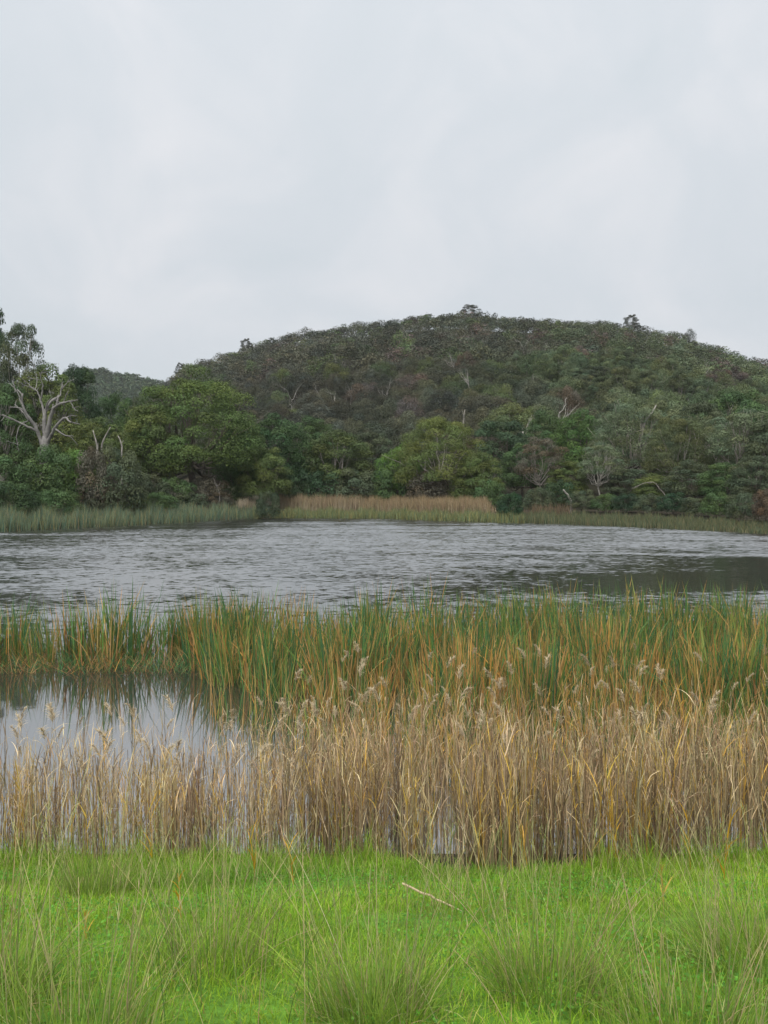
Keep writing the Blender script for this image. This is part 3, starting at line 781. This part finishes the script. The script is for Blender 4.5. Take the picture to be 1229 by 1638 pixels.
# ------------------------------------------------------------------ cattail clumps
GREENS = [(0.070, 0.150, 0.045), (0.042, 0.110, 0.045), (0.115, 0.19, 0.042), (0.18, 0.21, 0.05)]
DEADC = [(0.42, 0.22, 0.055), (0.36, 0.21, 0.08), (0.44, 0.29, 0.11), (0.20, 0.11, 0.05)]
def clump_mesh(seed, n, R, h0, h1, dead):
    global rng
    keep = rng; rng = np.random.default_rng(seed)
    a = Acc(); rr = R * np.sqrt(rng.uniform(0, 1, n)); th = rng.uniform(0, 6.28, n)
    P = np.stack([rr * np.cos(th), rr * np.sin(th), np.full(n, -0.25)], 1)
    isd = rng.random(n) < dead
    c = np.where(isd[:, None], mixcol(n, DEADC, [4, 4, 3, 2]), mixcol(n, GREENS, [4, 4, 3, 1.5]))
    tipd = rng.random(n) < 0.22
    ct = np.where((isd | ~tipd)[:, None], c * 1.1, np.array((0.40, 0.23, 0.07)))
    L = rng.uniform(h0, h1, n) * np.where(isd, 0.9, 1.0) + 0.25
    blades(a, P, th + rng.normal(0, 0.9, n), np.abs(rng.normal(0.05, 0.13, n)), np.where(rng.random(n) < 0.12, rng.uniform(.6, 1.6, n), rng.uniform(0, .3, n)), L,
           rng.uniform(0.020, 0.042, n), 5, c * 0.9, ct)
    # bent-over old leaves round the foot
    m = n // 5; th = rng.uniform(0, 6.28, m); c = mixcol(m, DEADC, [2, 3, 3, 3]) * 0.8
    P = np.stack([R * .8 * np.cos(th), R * .8 * np.sin(th), np.full(m, 0.0)], 1)
    blades(a, P, th, rng.uniform(.2, .6, m), rng.uniform(.8, 1.9, m), rng.uniform(.4, .9, m), rng.uniform(.01, .018, m), 5, c, c * 1.1)
    rng = keep
    return a.mesh('cattail_clump', M_REED)
CAT = [clump_mesh(900 + i, 66, 0.40, 0.85, 1.55, d) for i, d in enumerate((.12, .28, .42, .2, .62, .34))]
CATG = [clump_mesh(950 + i, 70, 0.40, 0.95, 1.6, d) for i, d in enumerate((.04, .08, .13))]
def cattail(me, px, Y, sz, label, group=None):
    x = wpos(px, Y); o = link('cattail_clump', me, loc=(x, Y, 0.0))
    o.rotation_euler = (0, 0, rng.uniform(0, 6.28)); o.scale = (sz * rng.uniform(.9, 1.15),) * 2 + (sz,)
    return tag(o, label, 'cattails', group)
cattail(CAT[4], 160, 15.9, 1.25, 'orange and green cattail clump standing alone between two water gaps')
cattail(CATG[1], 205, 16.2, 1.2, 'greener cattail clump just right of the lone orange one')
cattail(CATG[0], 20, 16.4, 0.85, 'short cattail clump at the left edge of the pool')
for k, px in enumerate((-60, -28, 8, 44, 104, 138, 182, 226, 284, 300)):
    cattail(CATG[k % 3] if k % 4 else CAT[3], px, rng.uniform(15.8, 17.3), rng.uniform(.7, .98), 'slender green cattail clump in the thin left part of the belt', 'cattail clumps in the thin left part of the belt')
cattail(CAT[1], 72, 16.0, 0.72, 'low sparse cattail clump near the left end of the belt')
cattail(CATG[2], 252, 16.4, 0.82, 'small cattail clump in the water gap above the pool')
for k, (px, Y) in enumerate(((318, 16.8), (332, 15.7), (346, 17.2), (352, 14.9), (368, 16.0), (384, 14.4), (398, 15.5), (340, 16.3), (420, 13.9))):
    cattail(CAT[(0, 3, 1)[k % 3]] if k % 2 else CATG[k % 3], px, Y, rng.uniform(.85, 1.1), 'cattail clump at the left end of the thick belt, behind the pool', 'cattail clumps in the belt before open water')
for k in range(290):
    Y = rng.uniform(11.6, 18.2); px = rng.uniform(-90, 1330)
    lo = 15.6 if px < 280 else np.interp(px, [280, 420, 560, 700], [14.9, 13.6, 12.6, 11.4])
    if Y < lo or (px < 290 and (px > -10 or Y < 16.4)): continue
    zone = 'in the thick belt ' + ('behind the right of the pool' if px < 450 else 'at the middle of the lake edge' if px < 850 else 'at the right end of the lake edge')
    me = CATG[int(rng.integers(3))] if rng.random() < (0.78 if Y > 15.2 else 0.3) else CAT[int(rng.choice([0, 1, 2, 3, 4, 5]) if Y > 14.5 else rng.choice([1, 2, 4, 5, 2]))]
    cattail(me, px, Y, rng.uniform(.62, 1.15) * (.85 if px < 340 else 1), ('mostly green cattail clump ' if me in CATG else 'orange-streaked cattail clump ') + zone, 'cattail clumps in the belt before open water')
# fallen leaf litter at the foot of the belt on the left
n = 1500; px = rng.uniform(-60, 300, n); Y = rng.uniform(15.1, 16.3, n); a = Acc(); c = mixcol(n, DEADC + GREENS[:2], [.7, 1, 1, 4, 4, 4])
blades(a, np.stack([wpos(px, Y), Y, np.full(n, -.02)], 1), rng.uniform(0, 6.28, n), rng.uniform(.3, 1.2, n), rng.uniform(0, .8, n), rng.uniform(.2, .75, n), rng.uniform(.009, .017, n), 4, c, c)
tag(link('cattail_litter', a.mesh('cattail_litter', M_REED)), 'tangle of short and fallen cattail leaves behind the pool', 'cattails', kind='stuff')

# ------------------------------------------------------------------ reeds on the bank
TAN = [(0.44, 0.325, 0.18), (0.31, 0.225, 0.13), (0.57, 0.45, 0.28), (0.54, 0.35, 0.07), (0.19, 0.135, 0.085)]
def reed_height(px): return np.interp(px, [-100, 300, 480, 600, 1229], [1.0, 1.02, 1.15, 1.32, 1.36])
def reed_leaves(a, cen, n, per, Lr, c, rr):
    """dry leaves on stems: cen (n, seg+1, 3)"""
    seg = cen.shape[1] - 1
    for k in range(per):
        t = rr.uniform(0.2, 0.98, n); i = np.minimum((t * seg).astype(int), seg - 1); f = t * seg - i
        P = cen[np.arange(n), i] * (1 - f)[:, None] + cen[np.arange(n), i + 1] * f[:, None]
        cc = c * rr.uniform(.8, 1.35, (n, 1))
        blades(a, P, rr.uniform(0, 6.28, n), rr.uniform(.12, .5, n), np.where(rr.random(n) < .22, rr.uniform(1.0, 2.6, n), rr.uniform(0, .4, n)), rr.uniform(*Lr, n), rr.uniform(.006, .013, n), 3, cc, cc * 1.1)
def reed_field(n, ptest):
    out = []
    while len(out) < n:
        Y = rng.uniform(6.1, 12.5); px = rng.uniform(-220, 1450)
        if rng.random() < ptest(px, Y): out.append((px, Y))
    return np.array(out)
def edge(px):
    e = np.interp(px, [-300, 0, 200, 400, 600, 680, 850, 950, 1100, 1229, 1500], [7.15, 7.2, 7.1, 7.15, 7.2, 6.5, 6.4, 6.6, 7.0, 7.4, 7.4])
    return e + 0.10 * np.sin(np.asarray(px) * .021 + 1) + 0.08 * np.sin(np.asarray(px) * .067) + 0.05 * np.sin(np.asarray(px) * .17 + 2)
def dens(px, Y):
    if Y < edge(px): return 0
    back = np.interp(px, [-300, 100, 330, 430, 520, 640], [8.6, 8.5, 8.9, 9.8, 11.5, 12.5])
    v = float(np.clip((back + .6 - Y) / 1.8, 0, 1)); v = max(v, 0.16 if px < 540 and Y < back + 2.6 else 0.0)
    v *= np.interp(Y - edge(px), [0, .4, 3, 5], [0.75, 1, .62, .4])
    patch = mnoise.noise(Vector((px * .012, Y * 1.6, 0)))
    return v * np.clip(0.42 + 1.35 * patch, 0.03, 1)
F0 = reed_field(4700, dens)
px, Y = F0[:, 0], F0[:, 1]; n = len(px); x = wpos(px, Y); z = np.maximum(ground(x, Y), -0.4)
h = reed_height(px) * rng.uniform(.55, 1.04, n) * (0.95 + 0.3 * np.array([mnoise.noise(Vector((p * .014, q * 1.1, 4))) for p, q in zip(px, Y)])) * np.where(Y > 9.2, .92, 1)
a = Acc(); c = mixcol(n, TAN, [5, 3, 3, 1.8, 3.5]) * (1 + .35 * np.array([mnoise.noise(Vector((p * .02, q * 1.5, 8))) for p, q in zip(px, Y)]))[:, None]; az = rng.uniform(0, 6.28, n)
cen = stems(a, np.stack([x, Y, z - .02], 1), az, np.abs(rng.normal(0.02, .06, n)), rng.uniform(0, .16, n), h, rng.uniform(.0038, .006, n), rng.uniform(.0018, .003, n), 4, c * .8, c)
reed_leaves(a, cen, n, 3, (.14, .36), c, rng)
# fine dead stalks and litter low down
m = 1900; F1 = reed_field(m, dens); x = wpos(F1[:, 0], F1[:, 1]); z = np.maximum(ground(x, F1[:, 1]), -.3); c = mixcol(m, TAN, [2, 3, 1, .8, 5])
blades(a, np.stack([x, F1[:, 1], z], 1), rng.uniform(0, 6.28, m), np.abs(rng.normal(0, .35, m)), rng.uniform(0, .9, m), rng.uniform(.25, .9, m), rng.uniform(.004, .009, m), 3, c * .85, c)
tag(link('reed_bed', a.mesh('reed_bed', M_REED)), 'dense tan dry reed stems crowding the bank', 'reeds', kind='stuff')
# greener sedge leaves showing among the reeds further back
m = 2600; px = rng.uniform(330, 1350, m); Y = rng.uniform(9.2, 12.5, m); kk = Y > np.interp(px, [330, 450, 650], [12.2, 11, 9.2]); px = px[kk]; Y = Y[kk]; m = len(px)
a = Acc(); c = np.where((rng.random(m) < .5)[:, None], mixcol(m, GREENS, [3, 2, 3, 4]), mixcol(m, DEADC, [3, 3, 3, 1]))
blades(a, np.stack([wpos(px, Y), Y, np.full(m, -.2)], 1), rng.uniform(0, 6.28, m), np.abs(rng.normal(0, .16, m)), rng.uniform(0, .7, m), rng.uniform(.8, 1.5, m), rng.uniform(.009, .016, m), 5, c * .9, c * 1.1)
tag(link('sedge_leaves', a.mesh('sedge_leaves', M_REED)), 'green and orange sedge leaves mixed through the back of the reeds', 'sedges', kind='stuff')

# single plumed reeds: stem, leaves, plume
def plume_mesh(seed):
    rr = np.random.default_rng(seed); a = Acc()
    n = 26; t = np.linspace(0, 1, n); side = 1 if seed % 3 else -1
    cx = side * 0.10 * t ** 1.8; cz = 0.24 * t - 0.07 * t ** 2.5
    P = np.stack([cx, rr.normal(0, .004, n), cz], 1)
    tube(a, P, np.linspace(.0025, .001, n), 3, (0.42, 0.34, 0.22))
    for k in range(3):
        m = n; Pk = P + rr.normal(0, .004, (m, 3))
        azk = (0 if side > 0 else math.pi) + rr.normal(0, .9, m)
        c = np.array((0.44, 0.36, 0.24)) * rr.uniform(.75, 1.35, (m, 1))
        Lk = (0.13 - 0.075 * t) * rr.uniform(.7, 1.3, m)
        global rng
        keep = rng; rng = rr
        blades(a, Pk, azk, rr.uniform(.2, .7, m), rr.uniform(.8, 2.0, m), Lk, rr.uniform(.006, .011, m), 4, c * .85, c * 1.12, 1.1)
        rng = keep
    return a.mesh('plume', M_REED)
PLU = [plume_mesh(s) for s in range(8)]
REEDP = []
for s in range(8):
    rr = np.random.default_rng(500 + s); a = Acc(); c = np.array([TAN[s % 3]])
    cen = stems(a, np.zeros((1, 3)), rr.uniform(0, 6.28, 1), rr.uniform(.01, .07, 1), rr.uniform(.02, .2, 1), np.array([1.5]), .0042, .0018, 8, c * .75, c, 4)
    sm = a.mesh('stem', M_REED, True); lv = []
    for k in range(6):
        a = Acc(); t = 0.3 + 0.12 * k; i = min(int(t * 8), 7); P = cen[:, i] * (1 - (t * 8 - i)) + cen[:, i + 1] * (t * 8 - i)
        cc = c * rr.uniform(.9, 1.35); dr = rr.random() < .5
        blades(a, P, np.array([rr.uniform(0, 6.28)]), np.array([rr.uniform(.3, .7)]), np.array([rr.uniform(1.3, 2.4) if dr else rr.uniform(.1, .6)]), np.array([rr.uniform(.18, .36)]), np.array([rr.uniform(.009, .015)]), 6, cc, cc * 1.15)
        lv.append(a.mesh('leaf', M_REED))
    REEDP.append((sm, lv, cen[0, -1]))
cnt = 0
while cnt < 165:
    px = rng.uniform(-40, 1270); Y = rng.uniform(7.3, 12.0)
    if px < 470:
        if rng.random() < .55: continue
        Y = rng.uniform(7.6, 9.3)
    elif Y < 8.2 and rng.random() < .6: continue
    if Y < edge(px) + .2: continue
    x = wpos(px, Y); z = max(float(ground(x, Y)), -.4)
    hh = float(reed_height(px)) * rng.uniform(.62, 1.32) - (0.0 if z > -.1 else 0.0)
    s = int(rng.integers(8)); sm, lv, tip = REEDP[s]; k = hh / 1.5
    r0 = link('reed', None, loc=(x, Y, z - .02)); r0.empty_display_size = .1; rz = rng.uniform(0, 6.28); r0.rotation_euler = (0, 0, rz)
    tag(r0, 'dry reed stem with feathery beige plume ' + ('standing before the open pool' if px < 400 else 'in the middle of the bank reeds' if px < 820 else 'in the right part of the bank reeds'), 'reed', 'plumed reeds on the bank')
    st = link('stem', sm, r0); st.scale = (k, k, k)
    for me in lv[:4 if Y > 9.5 else 6]:
        lo = link('leaf', me, r0); lo.scale = (k, k, k)
    po = link('plume', PLU[int(rng.integers(8))], r0, loc=tuple(tip * k)); q = rng.uniform(.55, 1.0); po.scale = (q, q, q)
    po.rotation_euler = (rng.uniform(-.2, .2), rng.uniform(-.2, .2), -rz + rng.normal(0, .6) + (0 if rng.random() < .55 else math.pi))
    cnt += 1

# ------------------------------------------------------------------ lawn
def lawn_pts(n, y0=1.9, y1=7.5, k=0.68):
    u = rng.uniform(0, 1, n); Y = np.sqrt(y0 ** 2 + u * (y1 ** 2 - y0 ** 2)); x = rng.uniform(-k, k, n) * Y
    return x, Y
LG = [(0.185, 0.32, 0.025), (0.125, 0.235, 0.022), (0.235, 0.37, 0.035), (0.30, 0.31, 0.09), (0.30, 0.23, 0.10)]
n = 170000; x, Y = lawn_pts(n); kk = Y < edge(x / Y * F + 614.5) + .1 + .3 * rng.normal(0, 1, n) * (rng.random(n) < .3); x, Y = x[kk], Y[kk]; n = len(x)
z = ground(x, Y); nn = np.array([mnoise.noise(Vector((a * 1.1, b * 1.1, 5))) for a, b in zip(x, Y)])
pp = np.clip(.5 + nn, 0, 1)[:, None]
c = mixcol(n, LG, [5, 4, 3, 1.0, .8]) * (0.9 + 0.36 * pp) * (1 + .22 * np.array([mnoise.noise(Vector((a * .55, b * .55, 15))) for a, b in zip(x, Y)])[:, None] * np.array([1.6, .8, .4])); L = (0.035 + 0.04 * rng.random(n)) * (1 + 0.5 * nn) * np.interp(Y - edge(x / Y * F + 614.5), [-1.3, -.6, 0], [1, 1.4, 2.0])
a = Acc(); blades(a, np.stack([x, Y, z - .004], 1), rng.uniform(0, 6.28, n), rng.uniform(0, .7, n), rng.uniform(0, 1.3, n), L, rng.uniform(.003, .0065, n) * (Y / 4.5) ** .6, 2, c * .9, c * 1.1)
tag(link('lawn_grass', a.mesh('lawn_grass', M_BLADE)), 'short bright green grass covering the near bank', 'grass', kind='stuff')
# longer ragged grass along the edge of the reeds
n = 9000; px = rng.uniform(-250, 1480, n); kk = np.array([mnoise.noise(Vector((p * .022, 2.0, 7.0))) for p in px]) + rng.normal(0, .12, n) > -.08; px = px[kk]; n = len(px)
Y = edge(px) + rng.normal(-.12, .2, n); x = wpos(px, Y); a = Acc(); c = mixcol(n, LG, [5, 4, 3, 1.5, .8])
blades(a, np.stack([x, Y, ground(x, Y) - .01], 1), rng.uniform(0, 6.28, n), np.abs(rng.normal(0, .25, n)), rng.uniform(0, 1.1, n), rng.uniform(.1, .36, n) * (.7 + .5 * np.sin(px * .05) ** 2) * np.interp(px, [600, 660, 900, 960], [1, .4, .4, 1]), rng.uniform(.004, .0075, n), 4, c * .9, c * 1.1)
tag(link('edge_grass', a.mesh('edge_grass', M_BLADE)), 'longer bright grass mixing into the foot of the reeds', 'grass', kind='stuff')
# clover-like broad leaves in the turf
n = 26000; x, Y = lawn_pts(n, 1.9, 6.9); nn = np.array([mnoise.noise(Vector((a * .8, b * .8, 9))) for a, b in zip(x, Y)]); kk = nn > -.05; x, Y = x[kk], Y[kk]; n = len(x)
a = Acc(); nr = rng.normal(0, .35, (n, 3)) + np.array([0, 0, 1]); nr /= np.linalg.norm(nr, axis=1)[:, None]
leaf_cards(a, np.stack([x, Y, ground(x, Y) + rng.uniform(.015, .055, n)], 1), nr, .0085, rng, mixcol(n, [(0.10, 0.26, 0.03), (0.075, 0.20, 0.03), (0.14, 0.31, 0.045)], [3, 2, 1]), .9)
tag(link('clover', a.mesh('clover', M_BLADE)), 'small round clover leaves spread through the turf', 'clover', kind='stuff')

TG = [(0.19, 0.29, 0.045), (0.13, 0.215, 0.038), (0.25, 0.35, 0.055), (0.40, 0.36, 0.17)]
def tussock(px, Y, n, R, h, label, straw=30, spread=.5):
    x0 = wpos(px, Y); z0 = float(ground(x0, Y)); root = link('grass_tussock', None, loc=(x0, Y, z0)); root.empty_display_size = .2
    tag(root, label, 'tussock', 'grass tussocks on the near bank')
    spread = rng.uniform(.3, .75); R = R * rng.uniform(.75, 1.3)
    rr = R * np.sqrt(rng.uniform(0, 1, n)); th = rng.uniform(0, 6.28, n)
    lx, ly = rr * np.cos(th), rr * np.sin(th); lz = ground(x0 + lx, Y + ly) - z0 - .01
    n = int(n * .5); rr, th, lx, ly, lz = rr[:n], th[:n], lx[:n], ly[:n], lz[:n]; a = Acc(); c = mixcol(n, TG, [4, 3, 3, .8]); L = .84 * h * rng.beta(1.6, 2.2, n) * 1.15 + .05
    blades(a, np.stack([lx, ly, lz], 1), th + rng.normal(0, .6, n), np.abs(rng.normal(.05, spread * .8, n)), rng.uniform(.0, 1.0, n), L, rng.uniform(.0022, .0044, n), 5, c * .85, c * 1.2)
    m = n // 9; th2 = rng.uniform(0, 6.28, m); cd = mixcol(m, [(0.36, 0.27, 0.13), (0.25, 0.18, 0.09), (0.30, 0.29, 0.12)], [2, 2, 2])
    blades(a, np.stack([R * .7 * np.cos(th2), R * .7 * np.sin(th2), np.zeros(m)], 1), th2, rng.uniform(.3, 1.0, m), rng.uniform(.4, 1.5, m), rng.uniform(.15, .75, m) * h, rng.uniform(.002, .004, m), 5, cd, cd)
    link('leaves', a.mesh('leaves', M_BLADE), root)['kind'] = 'stuff'
    m = straw; th = rng.uniform(0, 6.28, m); a = Acc(); c = mixcol(m, [(0.42, 0.40, 0.18), (0.34, 0.36, 0.14), (0.46, 0.38, 0.22)], [3, 3, 2])
    P = np.stack([R * .6 * np.cos(th), R * .6 * np.sin(th), np.zeros(m)], 1)
    cen = stems(a, P, th + rng.normal(0, .6, m), np.abs(rng.normal(.1, .28, m)), rng.uniform(0, .5, m), h * rng.uniform(.9, 1.5, m), .0017, .0009, 5, c * .9, c * 1.1)
    for k in range(5):     # sparse seed spikelets near the tip
        f = rng.uniform(.7, 1.0, m) * 5; i = np.minimum(f.astype(int), 4); P = cen[np.arange(m), i] + (cen[np.arange(m), i + 1] - cen[np.arange(m), i]) * (f - i)[:, None]
        blades(a, P, rng.uniform(0, 6.28, m), rng.uniform(.1, .5, m), .2, rng.uniform(.02, .05, m), .0028, 2, c, c * 1.1)
    link('seed_stalks', a.mesh('seed_stalks', M_BLADE), root)['kind'] = 'stuff'
tussock(600, 2.62, 1700, .24, .46, 'big green tussock at the bottom middle of the lawn', 26)
tussock(880, 2.85, 1500, .26, .46, 'dark wispy tussock right of the big bottom-middle one', 30)
tussock(150, 5.35, 1100, .24, .55, 'isolated dark tussock near the reeds on the left lawn', 30)
tussock(-30, 2.75, 1500, .26, .60, 'tall pale tussock cut by the left edge', 40)
tussock(110, 2.35, 1100, .22, .46, 'grey-green tussock in the bottom left corner', 30)
tussock(330, 3.15, 900, .26, .42, 'loose tussock left of the big bottom-middle one', 40)
tussock(1225, 3.2, 1500, .28, .52, 'broad tussock cut by the right edge', 34)
tussock(1120, 2.4, 900, .24, .40, 'thin tussock in the bottom right corner', 30)
tussock(760, 4.3, 500, .30, .34, 'small thin tussock in the middle of the lawn', 26)
tussock(300, 5.9, 500, .22, .36, 'small tussock beside the isolated dark tussock, close to the reeds', 22)
tussock(1060, 6.0, 600, .3, .34, 'small bright tussock at the right edge of the reeds', 20)
tussock(430, 6.4, 600, .3, .36, 'small bright tussock at the foot of the middle reeds', 20)

# scattered wispy seed stalks over the lawn
n = 700; x, Y = lawn_pts(n, 2.1, 7.3); z = ground(x, Y); c = mixcol(n, [(0.40, 0.40, 0.16), (0.28, 0.34, 0.12), (0.46, 0.36, 0.20), (0.14, 0.22, 0.06)], [3, 3, 2, 3]); a = Acc()
h = rng.uniform(.2, .62, n); azz = rng.uniform(0, 6.28, n)
cen = stems(a, np.stack([x, Y, z], 1), azz, np.abs(rng.normal(.08, .2, n)), rng.uniform(0, .6, n), h, .0017, .0008, 5, c * .9, c * 1.1)
for k in range(4):
    f = rng.uniform(.72, 1.0, n) * 5; i = np.minimum(f.astype(int), 4); P = cen[np.arange(n), i] + (cen[np.arange(n), i + 1] - cen[np.arange(n), i]) * (f - i)[:, None]
    blades(a, P, rng.uniform(0, 6.28, n), rng.uniform(.1, .5, n), .2, rng.uniform(.015, .045, n), .0026, 2, c, c * 1.1)
tag(link('grass_stalks', a.mesh('grass_stalks', M_BLADE)), 'thin straw-coloured seed stalks scattered over the lawn', 'grass', kind='stuff')

# withered yellow reed shoots and fallen straws on the lawn
def shoot(px, Y, h, col, label):
    x = wpos(px, Y); z = float(ground(x, Y)); rr = np.random.default_rng(int(px)); a = Acc(); c = np.array([col])
    global rng
    root = link('withered_shoot', None, loc=(x, Y, z)); tag(root, label, 'shoot', 'withered reed shoots on the lawn')
    cen = stems(a, np.array([[0, 0, -.01]]), np.array([rr.uniform(0, 6)]), np.array([.06]), np.array([.2]), np.array([h]), .003, .0015, 6, c * .9, c, 4)
    link('stem', a.mesh('stem', M_BLADE, True), root)
    for k in range(6):
        a = Acc(); i = 1 + k % 5; blades(a, cen[:, i], np.array([rr.uniform(0, 6.28)]), np.array([rr.uniform(.15, .5)]), np.array([rr.uniform(.1, 1.2)]), np.array([h * rr.uniform(.25, .5)]), np.array([.013]), 5, c, c * 1.1)
        link('leaf', a.mesh('leaf', M_BLADE), root)
GOLD = (0.52, 0.30, 0.03)
shoot(290, 4.25, .26, GOLD, 'orange-yellow withered shoot upright in the left lawn')
shoot(139, 3.6, .16, (0.5, 0.33, 0.06), 'short yellow shoot at the lower left lawn')
shoot(1062, 4.7, .30, (0.48, 0.33, 0.08), 'yellow shoot standing alone on the right lawn')
shoot(1158, 5.9, .55, GOLD, 'tall golden shoot before the reeds on the right')
shoot(1105, 6.4, .6, GOLD, 'golden shoot at the lawn edge, left of the tall right one')
shoot(470, 5.7, .36, GOLD, 'golden shoot at the lawn edge left of the middle')
shoot(408, 6.2, .5, GOLD, 'golden shoot at the lawn edge second left of the middle')
shoot(245, 6.9, .62, GOLD, 'tall golden shoot in the front of the left reeds')
shoot(988, 6.7, .55, GOLD, 'golden leafy shoot before the darkest reeds on the right')
shoot(1012, 6.75, .6, GOLD, 'second golden leafy shoot beside the darkest reeds')
def straw(px, py, Y, ln, az, label, r=.0045):
    x = wpos(px, Y); z = float(ground(x, Y)) + .07; a = Acc()
    p, rd = smooth_path([(-ln / 2 * math.cos(az), -ln / 2 * math.sin(az), .05), (0, 0, .02), (ln / 2 * math.cos(az), ln / 2 * math.sin(az), -.02)], [r, r, r * .6], 10, np.random.default_rng(3), .003)
    tube(a, p, rd, 6, (0.48, 0.38, 0.24)); tag(link('straw', a.mesh('straw', M_REED, True), loc=(x, Y, z)), label, 'straw')
straw(692, 1455, 4.55, .40, -.5, 'thick pale straw lying across the middle of the lawn', .007)

# ------------------------------------------------------------------ damp air
hz = Acc(); X0, X1, Y0, Y1, Z0, Z1 = -3900, 3900, -3900, 5900, -1.8, 128.0
hz.add([(X0, Y0, Z0), (X1, Y0, Z0), (X1, Y1, Z0), (X0, Y1, Z0), (X0, Y0, Z1), (X1, Y0, Z1), (X1, Y1, Z1), (X0, Y1, Z1)],
       [[3, 2, 1, 0], [4, 5, 6, 7], [0, 1, 5, 4], [1, 2, 6, 5], [2, 3, 7, 6], [3, 0, 4, 7]])
mh = bpy.data.materials.new('haze'); mh.use_nodes = True
nh = mh.node_tree.nodes; nh.remove(nh['Principled BSDF'])
pv = nh.new('ShaderNodeVolumePrincipled'); pv.inputs['Density'].default_value = 0.00010
pv.inputs['Color'].default_value = (0.93, 0.96, 1, 1); pv.inputs['Anisotropy'].default_value = 0.0
mh.node_tree.links.new(pv.outputs[0], nh['Material Output'].inputs['Volume'])
tag(link('haze', hz.mesh('haze', mh)), 'thin damp air softening the far hill', 'haze', kind='stuff')
